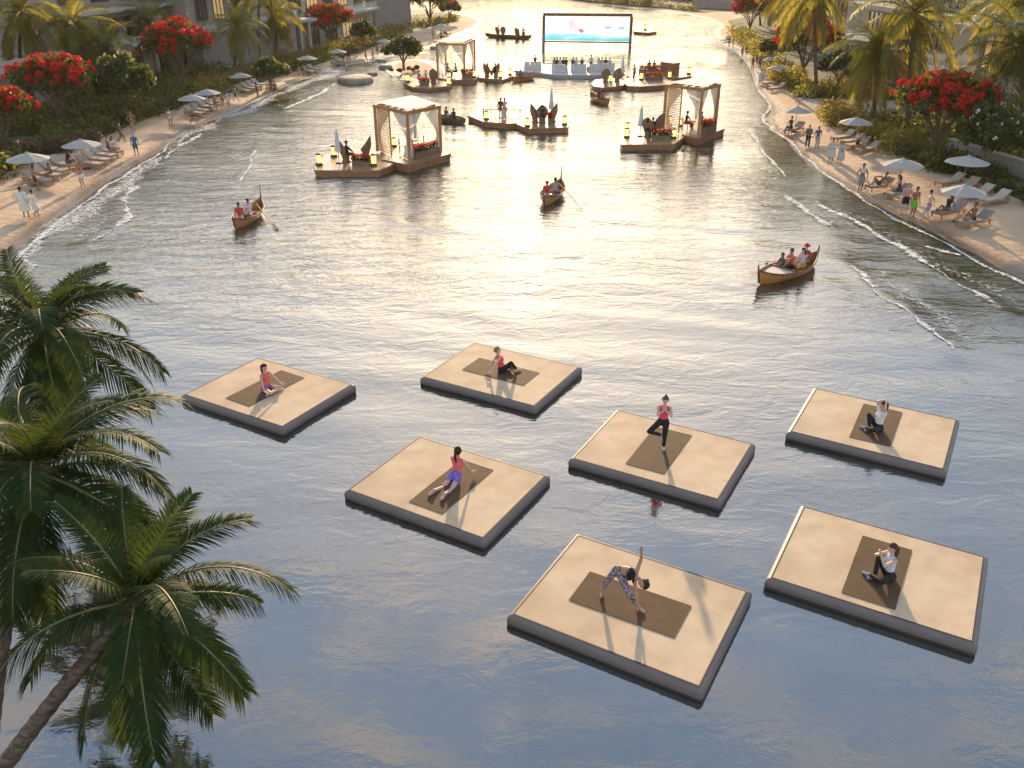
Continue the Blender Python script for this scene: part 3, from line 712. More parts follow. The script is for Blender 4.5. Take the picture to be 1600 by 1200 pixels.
# poses ----------------------------------------------------------
def stand(seed=0, arms='hang'):
    q = random.Random(seed); dx = q.uniform(-0.03, 0.03)
    h = e = None; pel = V((dx, 0, 0.93))
    if arms == 'hips': h = (V((-0.2, 0.03, 0.99)), V((0.2, 0.03, 0.99))); e = (V((-1, -0.5, 0)), V((1, -0.5, 0)))
    elif arms == 'cross': h = (V((0.07, 0.2, 1.18)), V((-0.07, 0.21, 1.2))); e = (V((-1, 0.2, -0.6)), V((1, 0.2, -0.6)))
    elif arms == 'front': h = (V((-0.05, 0.22, 1.0)), V((0.05, 0.22, 1.02))); e = (V((-1, -0.2, -0.4)), V((1, -0.2, -0.4)))
    elif arms == 'one': h = (None, V((0.12, 0.24, 1.22))); e = (None, V((1, -0.3, -0.5)))
    elif arms == 'head': h = (None, V((0.14, 0.05, 1.62))); e = (None, V((1, 0.2, 0.1)))
    return mk(pel, (dx*0.6, q.uniform(0, 0.06), 1), hands=h, elbows=e, feet=(V((-0.12, q.uniform(-0.05, 0.05), 0.075)), V((0.12, q.uniform(-0.05, 0.08), 0.075))))
def walk(seed=0, st=0.3):
    q = random.Random(seed); s = q.choice((-1, 1))
    return mk((0, 0, 0.90), (0, 0.06, 1), hands=(V((-0.26, 0.20*s, 0.95)), V((0.26, -0.20*s, 0.95))), feet=(V((-0.09, -st*s, 0.075 + 0.05*(s > 0))), V((0.09, st*s, 0.075 + 0.05*(s < 0)))))
def sit_edge(seed=0, h=0.40, lean=0.1, arms='knees'):
    hd = (V((-0.14, 0.40, h+0.22)), V((0.14, 0.40, h+0.22))) if arms == 'knees' else (V((-0.28, -0.2, h+0.06)), V((0.28, -0.2, h+0.06)))
    return mk((0, 0, h+0.13), (0, lean, 1), hands=hd, elbows=(V((-1, -0.3, -0.3)), V((1, -0.3, -0.3))), feet=(V((-0.15, 0.5, 0.08)), V((0.13, 0.46, 0.08))), knees=(V((-0.2, 1, 0.9)), V((0.2, 1, 0.9))))
def sit_long(h=0.33, lean=-0.3, arms='back', cross=0.0):
    hd = (V((-0.26, -0.32, h+0.09)), V((0.26, -0.32, h+0.09))) if arms == 'back' else (V((-0.15, 0.45, h+0.3)), V((0.15, 0.45, h+0.3)))
    return mk((0, 0, h+0.13), (0, lean, 1), hands=hd, elbows=(V((-0.5, -1, 0.2)), V((0.5, -1, 0.2))), feet=(V((-0.1, 0.80, h+0.08)), V((0.1, 0.72 - cross, h+0.08))), knees=(V((0, 0, 1)), V((0, 0, 1))), toes=(V((0, 0.5, 0.8)), V((0, 0.5, 0.8))))
def recline(h=0.33):
    return mk((0, 0, h+0.13), (0, -0.75, 0.7), hands=(V((-0.3, -0.2, h+0.15)), V((0.22, 0.35, h+0.5))), elbows=(V((-1, -1, 0)), V((1, -0.4, 0.3))), feet=(V((-0.1, 0.8, h+0.08)), V((0.1, 0.45, h+0.08))), knees=(V((0, 0, 1)), V((0, 0, 1))), toes=(V((0, 0.5, 0.8)), V((0, 1, 0))), hup=(0, -0.3, 1))
def sit_back(h=0.42):   # seen from behind on a bench or sofa
    return sit_edge(0, h, 0.02)
# ------------------------------------------------------------------ the seven women on the rafts
MZ = DECK_Z + 0.016
def at_deck(px, py): p = P(px, py, MZ); return (p.x, p.y, MZ)
CORAL = (0.9, 0.16, 0.18); PINK = (0.88, 0.08, 0.15); BLACK = (0.012, 0.012, 0.014); HB = (0.035, 0.018, 0.012)
J = mk((0, 0, 0.125), (0, 0.02, 1), hands=(V((-0.36, 0.30, 0.20)), V((0.36, 0.30, 0.20))), elbows=(V((-1, -0.5, 0)), V((1, -0.5, 0))),
       feet=(V((0.16, 0.30, 0.07)), V((-0.18, 0.37, 0.06))), knees=(V((-1, 0.5, 0.12)), V((1, 0.5, 0.12))), toes=(V((1, 0.2, 0)), V((-1, 0.2, 0))), hdir=(V((-0.1, 0.9, -0.3)), V((0.1, 0.9, -0.3))))
person('woman sitting cross-legged in coral top and purple shorts on leftmost raft', at_deck(417, 610), 238, J, FAIR, (tank((0.8, 0.17, 0.13)), shorts((0.16, 0.05, 0.34), 0.35, 0.012, (0.5, 0.2, 0.3))), (HB, 'pony'), True, 1.02, True)
J = mk((0, 0, 0.125), (0, -0.22, 1), hands=(V((-0.24, -0.40, 0.06)), V((0.25, -0.42, 0.06))), elbows=(V((-0.4, -1, 0)), V((0.4, -1, 0))),
       feet=(V((0.14, 0.32, 0.07)), V((-0.02, 0.50, 0.08))), knees=(V((-1, 0.3, 0.1)), V((0.35, 0.3, 1))), toes=(V((1, 0.2, 0)), V((0, 1, 0))), hdir=(V((-0.3, -1, -0.1)), V((0.3, -1, -0.1))), hfw=(0.1, 1, 0.15))
person('woman in pink tank and black leggings leaning back on her hands, farthest raft', at_deck(784, 581), 278, J, FAIR, (tank(PINK), pants(BLACK)), ((0.30, 0.16, 0.09), 'lowbun'), True, 1.02, True)
J = mk((0, 0, 0.15), (0, 0.62, 0.78), hands=(V((-0.27, 0.40, 0.04)), V((0.30, 0.42, 0.04))), elbows=(V((-0.3, -1, 0)), V((0.3, -1, 0))), up2=(0, 0.1, 1), fwd2=(0, 1, 0),
       feet=(V((-0.19, -0.80, 0.075)), V((0.15, -0.82, 0.075))), knees=(V((0, 0, -1)), V((0, 0, -1))), toes=(V((-0.15, -1, 0)), V((0.15, -1, 0))), hdir=(V((-0.4, 1, -0.1)), V((0.5, 1, -0.1))), hup=(0, -0.08, 1))
person('woman in cobra pose with long ponytail, pink top and blue shorts', at_deck(712, 750), -28, J, FAIR, (tank(CORAL), shorts((0.10, 0.08, 0.5), 0.42, 0.014, (0.4, 0.2, 0.62)), shoes((0.62, 0.36, 0.36))), (HB, 'pony'), True, 1.04, True)
J = mk((0.03, 0, 0.93), (-0.02, 0.02, 1), hands=(V((-0.012, 0.19, 1.40)), V((0.014, 0.19, 1.40))), elbows=(V((-1, 0.1, -0.7)), V((1, 0.1, -0.7))), hdir=(V((0.05, 0.1, 1)), V((-0.05, 0.1, 1))),
       feet=(V((-0.05, 0, 0.075)), V((0.05, 0.05, 0.48))), knees=(V((0, 1, 0)), V((1, 0.45, -0.2))), toes=(V((-0.1, 1, 0)), V((-0.5, 0.2, -1))), hfw=(0.1, 1, -0.2))
person('woman balancing on one leg in tree pose, pink tank and black trousers', at_deck(1034, 700), 168, J, FAIR, (tank(PINK), pants(BLACK, 0.95, 0.014), shoes((0.5, 0.5, 0.52))), ((0.12, 0.06, 0.035), 'bun'), True, 0.985, True)
J = mk((0, 0, 0.125), (0, -0.05, 1), hands=(V((-0.05, -0.06, 1.0)), V((0.05, -0.06, 1.0))), elbows=(V((-0.7, 0.5, 0.9)), V((0.7, 0.5, 0.9))), hdir=(V((0.6, -0.5, -0.5)), V((-0.6, -0.5, -0.5))),
       feet=(V((0.04, 0.38, 0.075)), V((0.0, 0.28, 0.075))), knees=(V((-1, 0.5, 0.35)), V((0.5, 0.2, 0.9))), toes=(V((0.8, 0.5, 0)), V((-0.3, 1, 0))), hfw=(0, 1, -0.1))
person('seated woman in white shirt with both arms raised behind her head', at_deck(1371, 671), 98, J, FAIR, (tee((0.78, 0.76, 0.76)), pants(BLACK), shoes((0.3, 0.3, 0.32))), (HB, 'pony'), True, 1.0, True)
J = mk((0, 0, 0.125), (0, 0.05, 1), hands=(V((-0.02, 0.30, 0.66)), V((0.02, 0.30, 0.66))), elbows=(V((-1, 0, -0.8)), V((1, 0, -0.8))), hdir=(V((0.1, 0.3, 1)), V((-0.1, 0.3, 1))),
       feet=(V((0.05, 0.42, 0.075)), V((0.02, 0.32, 0.075))), knees=(V((-1, 0.5, 0.3)), V((0.3, 0.2, 1))), toes=(V((0.8, 0.5, 0)), V((-0.2, 1, 0))), hfw=(-0.05, 1, -0.25))
person('woman with long brown hair sitting in pale tank top and black leggings', at_deck(1387, 902), 96, J, FAIR, (tank((0.62, 0.68, 0.78)), pants(BLACK), shoes((0.3, 0.3, 0.32))), ((0.07, 0.03, 0.018), 'long'), True, 1.02, True)
J = mk((0.02, 0, 0.80), (-0.72, 0.05, 0.70), hands=(V((-0.55, 0.16, 0.16)), V((-0.46, 0.02, 1.55))), elbows=(V((0, -1, 0)), V((0, -1, 0))), up2=(-1, 0.22, -0.1), hdir=(V((-0.05, 0.1, -1)), V((0.02, 0.02, 1))),
       feet=(V((-0.50, 0.04, 0.075)), V((0.44, 0, 0.075))), knees=(V((-0.3, 1, 0.3)), V((0.3, 1, 0.2))), toes=(V((-1, 0.3, 0)), V((-0.35, 1, 0))), hup=(-1, 0.25, -0.35), hfw=(-0.3, 0.8, -0.7))
person('woman bending sideways in triangle pose, one arm raised, patterned leggings', at_deck(967, 938), 148, J, (0.52, 0.29, 0.2), (bra(BLACK), pants((0.05, 0.06, 0.09), 0.62, 0.010, (0.42, 0.34, 0.36))), (HB, 'lowbun'), True, 1.0, True)
# ------------------------------------------------------------------ palms
m_frond = leaf_mat('palm_leaf', (0.045, 0.072, 0.018), (0.36, 0.33, 0.04), 0.42, 0.32, 0.3)
m_frond_sun = leaf_mat('palm_leaf_sunlit', (0.075, 0.095, 0.018), (0.5, 0.42, 0.04), 0.5, 0.4, 0.35)  # lighter leaf copy with the golden sunlight put into its colour
m_dead = leaf_mat('palm_leaf_dry', (0.16, 0.10, 0.055), (0.3, 0.16, 0.06), 0.25, 0.7, 0.3)
m_rachis = mat('palm_stalk', (0.16, 0.15, 0.04), 0.5)
m_ptrunk, n, l, b = node_mat('palm_trunk')
t = n.new('ShaderNodeTexCoord'); wv = n.new('ShaderNodeTexNoise'); wv.inputs['Scale'].default_value = 3.0; wv.inputs['Detail'].default_value = 6
mp = n.new('ShaderNodeMapping'); mp.inputs['Scale'].default_value = (2, 2, 5); l.new(t.outputs['Object'], mp.inputs[0]); l.new(mp.outputs[0], wv.inputs['Vector'])
r = n.new('ShaderNodeValToRGB'); r.color_ramp.elements[0].color = (0.07, 0.047, 0.033, 1); r.color_ramp.elements[1].color = (0.2, 0.145, 0.105, 1)
r.color_ramp.elements[0].position = 0.35; r.color_ramp.elements[1].position = 0.65
l.new(wv.outputs['Fac'], r.inputs[0]); l.new(r.outputs[0], b.inputs['Base Color']); b.inputs['Roughness'].default_value = 0.9
m_nut = mat('coconut', (0.30, 0.17, 0.03), 0.5, 0.3)
def frond_mesh(name, L, a0, a1, nl, lw, seed, mats, leaf=0.7, segs=3, droop=0.5):
    q = random.Random(seed); mb = MB(); N = 18; pts = []; p = V((0, 0, 0)); sway = q.uniform(-0.12, 0.12)
    for i in range(N+1):
        t = i/N; pts.append(p.copy()); a = R(a0 + (a1-a0)*t**1.15); d = V((math.cos(a), sway*t, math.sin(a))).normalized(); p = p + d*(L/N)
    mb.tube(pts, [0.032*(1-0.88*i/N)*L/2.6 + 0.003 for i in range(N+1)], 4, mi=1)
    for s in (-1, 1):
        for k in range(nl):
            t = 0.10 + 0.90*(k + 0.5*q.random())/nl; i = min(N-1, int(t*N)); f = t*N - i
            o = pts[i].lerp(pts[i+1], f); T = (pts[i+1]-pts[i]).normalized(); S = V((0, 1, 0))*s; U = T.cross(V((0, 1, 0))); U = -U if U.z < 0 else U
            ll = leaf*L/2.6*(0.30 + 0.78*math.sin(PI*min(1, 0.12 + t*0.80)))*q.uniform(0.85, 1.1)
            fw_ = 0.35 + 0.75*t; d = (S + T*fw_ + U*q.uniform(0.12, 0.42)).normalized()
            w = lw*q.uniform(0.8, 1.15)*L/2.6; dr = droop*q.uniform(0.75, 1.35)
            wd = (T - d*T.dot(d)).normalized()*w; prev = None; vs = []; 
            for j in range(segs+1):
                x = j/segs; c = o + d*(ll*x*(1-0.12*dr*x)) + V((0, 0, -1))*(ll*dr*x*x); wj = (0.55, 1.0, 0.72, 0.04)[min(3, int(round(x*3)))]
                vs += [c - wd*wj*0.5, c + wd*wj*0.5]
            mb.add(vs, [(2*j, 2*j+1, 2*j+3, 2*j+2) for j in range(segs)], 0)
    return mb.mesh(name, mats)
def frond_set(L, nl, lw, mats, segs, seed, leaf=0.5):
    return [frond_mesh('frond', L, a0, a1, nl, lw, seed+i, mats, droop=dr, segs=segs, leaf=leaf) for i, (a0, a1, dr) in enumerate(((74, 12, 0.2), (56, -30, 0.35), (38, -48, 0.45), (14, -66, 0.62), (-16, -80, 0.7), (-48, -86, 0.6)))]
m_frond_shade = leaf_mat('palm_leaf_shaded', (0.022, 0.048, 0.013), (0.13, 0.17, 0.02), 0.26, 0.6, 0.3, spec=0.12)  # darker leaf copy: the shade of the backlit crowns is put into its colour
hero_set = frond_set(2.6, 76, 0.033, [m_frond_shade, m_rachis], 3, 100, 0.54)
far_set = frond_set(2.6, 44, 0.05, [m_frond_sun, m_rachis], 2, 200)
far_set2 = frond_set(2.6, 44, 0.05, [m_frond, m_rachis], 2, 260)
dead_set = [frond_mesh('dry_frond', 2.3, -55, -88, 26, 0.07, 300+i, [m_dead, m_dead], droop=0.5, segs=2) for i in range(2)]
def palm(label, base, top, L, fset, nf, seed, bend=0.25, r0=0.17, r1=0.11, dead=0, nuts=0, group='coconut palms', elmin=0.0, skip=None):
    q = random.Random(seed); base = V(base); top = V(top); e = empty('palm_tree', base); tag(e, label, 'palm tree', group)
    d = top - base; H = d.length; mb = MB(); N = max(14, int(H/0.16)); pts = []; rad = []
    side = V((d.x, d.y, 0)); up = V((0, 0, 1))
    for i in range(N+1):
        t = i/N; c = V((d.x*(t**(1+bend*0.6) if bend >= 0 else t), d.y*(t**(1+bend*0.6)), d.z*t)); c += V((math.sin(t*PI)*bend*0.12*H*(1 if seed % 2 else -1)*0.4, 0, 0))
        pts.append(c); rad.append((r0 + (r1-r0)*t + 0.07*max(0, 1-t*12)*r0/0.17)*(1.08 if i % 2 else 0.97))
    mb.tube(pts, rad, 9); mb.build('trunk', m_ptrunk, e)
    mb = MB(); c = pts[-1]
    mb.lathe([(r1*0.9, -0.3*L/2.6), (r1*1.7, -0.12*L/2.6), (r1*1.8, 0.06*L/2.6), (r1*0.7, 0.25*L/2.6)], 8, tuple(c)); mb.build('crown_base', m_dead, e)
    for i in range(nf):
        t = (i+0.5)/nf; idx = min(5, int(t**1.05*6)); az = i*2.399963 + seed + q.uniform(-0.2, 0.2)
        if skip and skip(az): continue
        o = place('frond', fset[idx], e, c, (q.uniform(-0.35, 0.35), q.uniform(-0.12, 0.12), az), L/2.6*q.uniform(0.88, 1.1)*(0.8 if idx == 0 else 1.0))
    for i in range(dead):
        place('dry_frond', dead_set[i % 2], e, c - V((0, 0, 0.15)), (q.uniform(-0.4, 0.4), 0, i*2.1 + seed), L/2.6*q.uniform(0.8, 1.1))
    for i in range(nuts):
        a = i*2*PI/nuts; mb = MB(); mb.ball((0, 0, 0), 0.11*L/2.6, 8, 6, sz=1.2); mb.build('coconut', m_nut, e, c + V((math.cos(a)*r1*2.1, math.sin(a)*r1*2.1, -0.2*L/2.6 - 0.05*(i % 2))))
    return e
# the three leaning palms in front, rooted on the near bank left of the picture
palm('foreground palm at left edge with the highest crown, behind the others', P(-60, 900, 0.3), P(72, 520, 5.4), 3.0, hero_set, 34, 1, 0.3, 0.15, 0.10, nuts=4, group='dark foreground palms')
palm('foreground palm with the middle crown on a steep trunk', P(-18, 1235, 0.3), P(57, 738, 5.4), 2.8, hero_set, 34, 4, 0.2, 0.14, 0.10, nuts=4, group='dark foreground palms')
palm('lowest foreground palm on a strongly leaning trunk over the water', P(-45, 1270, 0.3), P(213, 942, 4.4), 2.5, hero_set, 31, 9, -0.35, 0.16, 0.11, nuts=6, skip=lambda az: 195 < math.degrees(az) % 360 < 285 and (az*7) % 1 < 0.72, group='dark foreground palms')
BGP = [  # crown pixel, base pixel, frond length, set, dry fronds, label
 ((32,20),(42,160),4.2,far_set,3,'palm at far left with thick trunk before the terrace wall'), ((112,42),(122,152),3.9,far_set,2,'second palm from the left, above the broad red flame tree'),
 ((166,74),(160,150),3.7,far_set2,2,'low dark palm between the red tree and the white-flowered tree'), ((236,38),(247,118),4.4,far_set2,1,'large dark palm behind the flame tree with the rounded crown'),
 ((334,-28),(340,92),4.2,far_set2,5,'tall palm with dry hanging fronds in front of the grey wall'), ((371,40),(366,116),3.3,far_set,1,'slender palm before the grey garden wall'),
 ((408,-22),(407,98),4.0,far_set,1,'tall straight palm left of the golden palm'), ((433,20),(430,94),3.6,far_set,2,'golden palm with a thin trunk at the grey wall'),
 ((540,8),(537,48),3.6,far_set,1,'sunlit palm above the small flame tree'), ((522,-22),(521,44),3.8,far_set2,4,'palm with brown hanging fronds at the far villa'),
 ((672,-28),(673,36),4.0,far_set2,0,'dark slim palm on the far sandy point'), ((637,-30),(640,38),3.8,far_set2,0,'palm at the corner of the far villa'),
 ((1274,-14),(1275,142),4.6,far_set,4,'tall palm with dry skirt beside the right white-flowered tree'), ((1372,80),(1363,188),3.9,far_set,1,'short slim palm beside the paved path'),
 ((1429,22),(1417,196),4.6,far_set,2,'big palm with curved trunk behind the right flame tree'), ((1594,74),(1586,252),4.4,far_set2,2,'dark palm at the right edge of the picture'),
 ((1222,-14),(1222,64),4.6,far_set,2,'golden palm above the far right flame tree'), ((1602,-8),(1612,200),4.6,far_set,1,'bright palm crown in the top right corner'), ((1185,-20),(1188,40),4.2,far_set,1,'palm beside the far right villa')]
for i, (cp, bp_, L, fs_, dd, lab) in enumerate(BGP):
    b0 = P(bp_[0], bp_[1], GZ); b0.z = GZ + 0.02; c0 = PY(cp[0], cp[1], b0.y - 0.2)
    palm(lab, b0, c0, L*1.2, fs_, 32, 20+i, 0.25 if i % 3 else 0.5, 0.2, 0.13, dead=dd, group='coconut palms along the beach')

# ------------------------------------------------------------------ leaf clouds
def leaf_cloud(name, centers, radii, n_, size, mats, seed, shell=0.55, flat=0.0, matf=None, up_only=False):
    """n_ small pointed leaves spread through ellipsoids; one mesh"""
    rn = np.random.RandomState(seed); centers = np.array(centers, float); radii = np.array(radii, float)
    w = radii.prod(1)**(2/3); k = rn.choice(len(centers), n_, p=w/w.sum())
    d = rn.normal(size=(n_, 3)); d /= np.linalg.norm(d, axis=1)[:, None]
    if up_only: d[:, 2] = np.abs(d[:, 2])*0.9 - 0.15; d /= np.linalg.norm(d, axis=1)[:, None]
    rr_ = (shell + (1.05-shell)*rn.rand(n_)**0.7)[:, None]
    c = centers[k] + d*radii[k]*rr_
    a = rn.normal(size=(n_, 3)) + d*0.4; a[:, 2] *= (1-flat); a /= np.linalg.norm(a, axis=1)[:, None]
    nrm = rn.normal(size=(n_, 3)) + np.array([0, 0, 0.8]); bvec = np.cross(nrm, a); bvec /= np.maximum(1e-6, np.linalg.norm(bvec, axis=1))[:, None]
    s = (size*(0.6 + 0.8*rn.rand(n_)))[:, None]
    v = np.stack([c - a*s*0.6, c + bvec*s*0.34, c + a*s*0.6, c - bvec*s*0.34], 1).reshape(-1, 3)
    f = np.arange(n_*4).reshape(-1, 4)
    me = bpy.data.meshes.new(name); me.vertices.add(len(v)); me.vertices.foreach_set('co', v.ravel())
    me.loops.add(n_*4); me.loops.foreach_set('vertex_index', f.ravel()); me.polygons.add(n_); me.polygons.foreach_set('loop_start', np.arange(n_)*4)
    if not isinstance(mats, (list, tuple)): mats = [mats]
    for m in mats: me.materials.append(m)
    if len(mats) > 1: me.polygons.foreach_set('material_index', rn.choice(len(mats), n_, p=matf))
    me.update(); return me
m_leafd = leaf_mat('leaf_dark', (0.035, 0.055, 0.018), (0.14, 0.17, 0.025), 0.35)
m_leafg = leaf_mat('leaf_green', (0.06, 0.085, 0.022), (0.32, 0.30, 0.03), 0.42)
m_leafy = leaf_mat('leaf_golden', (0.14, 0.14, 0.025), (0.62, 0.48, 0.05), 0.5)
m_leafo = leaf_mat('leaf_rusty', (0.16, 0.10, 0.045), (0.5, 0.26, 0.08), 0.45)
m_leafp = leaf_mat('leaf_mauve', (0.13, 0.085, 0.065), (0.3, 0.16, 0.12), 0.35)
m_redfl = leaf_mat('red_blossom', (0.62, 0.022, 0.018), (0.75, 0.03, 0.02), 0.35, 0.6, 0.25)
m_whitefl = leaf_mat('white_blossom', (0.72, 0.68, 0.6), (0.8, 0.7, 0.5), 0.3, 0.6, 0.05)
m_bark = mat('tree_bark', (0.17, 0.11, 0.075), 0.9, 0.3, 4.0, bump=0.5)
m_bark2 = mat('smooth_bark', (0.26, 0.15, 0.11), 0.85, 0.25, 4.0, bump=0.3)
def limbs(mb, q, n_, h0, hr, spread, r, top):
    ends = []
    for i in range(n_):
        a = 2*PI*i/n_ + q.uniform(-0.3, 0.3); rr_ = spread*q.uniform(0.55, 1.0); e = V((math.cos(a)*rr_, math.sin(a)*rr_, top*q.uniform(0.8, 1.0)))
        m1 = V((e.x*0.32, e.y*0.32, h0 + (e.z-h0)*0.48)); s = V((0, 0, h0*0.9)); mb.tube([s, m1*0.55 + s*0.45, m1, e*0.6 + m1*0.4, e], [r*0.75, r*0.62, r*0.5, r*0.34, r*0.12], 6); ends.append(e)
        for j in range(2):
            e2 = e + V((q.uniform(-0.8, 0.8), q.uniform(-0.8, 0.8), q.uniform(0.0, 0.5))); mb.tube([m1, (m1+e2)/2 + V((0, 0, -0.1)), e2], [r*0.36, r*0.25, r*0.06], 5)
    return ends
def flame_tree_meshes(seed):
    q = random.Random(seed); mb = MB(); mb.tube([(0, 0, -0.1), (0.05, 0, 0.5), (0.0, 0, 1.05)], [0.2, 0.15, 0.14], 8); limbs(mb, q, 7, 0.8, 0, 2.5, 0.13, 3.9)
    tr = mb.mesh('trunk', m_bark); cs = []; rs = []
    for i in range(17):
        a = i*2.4; rr_ = 2.7*math.sqrt((i+0.3)/17); cs.append((math.cos(a)*rr_, math.sin(a)*rr_, 4.5 - 0.17*rr_**2 + q.uniform(-0.25, 0.3))); s = q.uniform(0.75, 1.15); rs.append((s, s, s*0.8))
    lv = leaf_cloud('crown', cs, rs, 4300, 0.26, [m_leafd, m_leafg], seed, 0.25, 0.3, [0.6, 0.4])
    rn = np.random.RandomState(seed+5); bc = []; br = []
    for i in range(210):
        k = rn.randint(len(cs)); d = rn.normal(size=3); d[2] = abs(d[2])*0.9 - 0.2; d /= np.linalg.norm(d); c = np.array(cs[k]) + d*np.array(rs[k])*1.02; bc.append(c); s = rn.uniform(0.14, 0.34); br.append((s, s, s*0.8))
    bl = leaf_cloud('blossom', bc, br, 6200, 0.18, m_redfl, seed+9, 0.2)
    return tr, lv, bl
def plumeria_meshes(seed):
    q = random.Random(seed); mb = MB(); mb.tube([(0, 0, -0.1), (0.03, 0, 0.4), (0.0, 0, 0.95)], [0.2, 0.16, 0.15], 8); limbs(mb, q, 6, 0.9, 0, 1.9, 0.14, 3.0)
    tr = mb.mesh('trunk', m_bark2); cs = []; rs = []
    for i in range(14):
        a = i*2.4; rr_ = 2.1*math.sqrt((i+0.3)/14); cs.append((math.cos(a)*rr_, math.sin(a)*rr_, 3.4 - 0.22*rr_**2 + q.uniform(-0.25, 0.3))); s = q.uniform(0.7, 1.0); rs.append((s, s, s*0.78))
    lv = leaf_cloud('crown', cs, rs, 3000, 0.36, [m_leafd, m_leafg], seed, 0.3, 0.2, [0.65, 0.35])
    rn = np.random.RandomState(seed+5); bc = []; br = []
    for i in range(46):
        k = rn.randint(len(cs)); d = rn.normal(size=3); d[2] = abs(d[2]) - 0.2; d /= np.linalg.norm(d); bc.append(np.array(cs[k]) + d*np.array(rs[k])*1.04); s = rn.uniform(0.07, 0.13); br.append((s, s, s))
    return tr, lv, leaf_cloud('blossom', bc, br, 420, 0.14, m_whitefl, seed+9, 0.2)
FLAME = [flame_tree_meshes(s) for s in (1, 2)]; PLUM = [plumeria_meshes(s) for s in (11, 12)]
def tree(name, label, cat, group, meshes, px, py, width_px, wid, rz, zs=1.0):
    b0 = P(px, py, GZ); k = width_px/pxm(b0)/wid
    e = empty(name, (b0.x, b0.y, GZ), rz); e.scale = (k, k, k*zs); tag(e, label, cat, group)
    tr, lv, bl = meshes; place('trunk', tr, e); c = place('crown', lv, e); tag(place('blossom', bl, c), kind='stuff'); return e
for i, (px, py, w, lab, zs) in enumerate(((12,236,104,'red flame tree cut by the left edge of the picture',1.0), (97,198,122,'broad red flame tree above the left umbrellas',0.95), (290,142,104,'round-crowned red flame tree by the twin umbrellas',1.05),
    (519,76,78,'small red flame tree before the far grey villa',0.9), (672,38,66,'flame tree on the far sandy point',0.9), (1456,250,150,'large red flame tree beside the right beach',0.95), (1253,122,100,'red flame tree behind the tall right palm',0.95), (1171,52,62,'farthest red flame tree on the right shore',1.0))):
    tree('flame_tree', lab, 'tree', 'red flowering flame trees', FLAME[i % 2], px, py, w*1.08, 6.9, i*1.3, zs*1.15)
for i, (px, py, w, lab, zs) in enumerate(((205,186,90,'white-flowered frangipani tree on the left bank',1.1), (568,78,44,'frangipani tree right of the small flame tree',1.05), (631,109,66,'frangipani tree growing on the small sand islet',0.8), (703,34,36,'pale green tree at the tip of the sandy point',1.0),
    (1308,140,70,'white-flowered frangipani tree by the tall right palm',0.85), (1533,276,112,'frangipani tree with pink-brown trunk beside the white umbrella',1.05), (425,140,62,'yellow-green tree shading two people on the left sand',0.8), (1202,98,44,'small leafy tree beside the right beach umbrellas',0.9))):
    tree('frangipani_tree', lab, 'tree', 'white flowering frangipani trees', PLUM[i % 2], px, py, w*1.1, 5.7, i*0.9, zs*1.2)

# shrub beds: masses of foliage nobody could count
def bed(label, line, width, height, n_, size, mats, matf, seed, name='shrub_bed'):
    q = random.Random(seed); pts = [P(x, y, GZ) for x, y in line]; ln = smooth_line([(p.x, p.y) for p in pts], 0.5); cs = []; rs = []
    for p in ln:
        for k in range(max(1, int(width/0.9))):
            if q.random() < 0.72:
                s = q.uniform(0.45, 1.0)*height*(0.72 + 0.42*math.sin(p.x*1.1 + p.y*0.83 + seed)*math.sin(p.y*0.31)); cs.append((p.x + q.uniform(-0.5, 0.5)*width*0.6, p.y + q.uniform(-0.5, 0.5)*width, GZ + s*0.42)); rs.append((s*0.75, s*0.75, s*0.6))
    me = leaf_cloud(name, cs, rs, n_, size, mats, seed, 0.45, 0.1, matf)
    return tag(place(name, me), label, 'shrubs', kind='stuff')
DG = [m_leafd, m_leafg, m_leafy]; GG = [m_leafg, m_leafy, m_leafd]
bed('dark shrubs at the left edge behind the beach', [(-60,300),(0,268),(20,256)], 3.5, 1.4, 2600, 0.2, DG, [.6,.3,.1], 1)
bed('mauve grasses behind the first left umbrella', [(-30,262),(10,246),(60,236),(105,226)], 5, 1.1, 7500, 0.2, [m_leafp, m_leafd, m_leafg], [.5,.3,.2], 2)
bed('dense green hedge behind the second left umbrella', [(95,222),(130,212),(170,198),(215,182),(262,166),(285,156)], 3.8, 2.1, 11500, 0.2, DG, [.62,.34,.04], 3)
bed('green undergrowth below the left flame trees', [(0,215),(60,200),(110,192),(170,178),(230,160),(280,146)], 7, 1.5, 11000, 0.22, DG, [.6,.33,.07], 4)
bed('shade planting along the foot of the left villas', [(-40,212),(30,190),(90,176),(150,158),(215,142),(280,124),(330,112)], 6, 1.6, 9000, 0.24, DG, [.5,.42,.08], 19)
bed('golden and rusty shrubs by the twin umbrellas', [(300,148),(330,140),(365,128),(395,118),(420,106)], 4, 1.7, 6500, 0.2, [m_leafy, m_leafo, m_leafg], [.3,.4,.3], 5)
bed('green hedge along the left sand before the grey wall', [(395,124),(430,114),(470,102),(515,89),(555,79)], 3.5, 1.5, 6500, 0.22, DG, [.42,.43,.15], 6)
bed('yellow and pink shrubs under the small flame tree', [(440,98),(480,88),(500,84)], 3.5, 1.6, 2400, 0.22, [m_leafy, m_leafo], [.5,.5], 7)
bed('olive shrubs before the far grey villa', [(530,80),(560,74),(590,64),(615,54),(632,48)], 6, 2.0, 6500, 0.26, [m_leafg, m_leafd, m_leafo], [.5,.3,.2], 8)
bed('green scrub under the trees on the sandy point', [(645,40),(670,39),(695,35),(712,30)], 3, 1.7, 2600, 0.26, GG, [.45,.35,.2], 9)
bed('low grass round the islet tree', [(610,109),(630,111),(652,107)], 1.8, 0.6, 1300, 0.2, GG, [.5,.4,.1], 10, 'islet_grass')
bed('golden hedge along the right beach below the flame tree', [(1308,186),(1335,200),(1375,218),(1410,234),(1445,250)], 4.5, 1.7, 8500, 0.2, [m_leafy, m_leafg, m_leafo], [.42,.4,.18], 11)
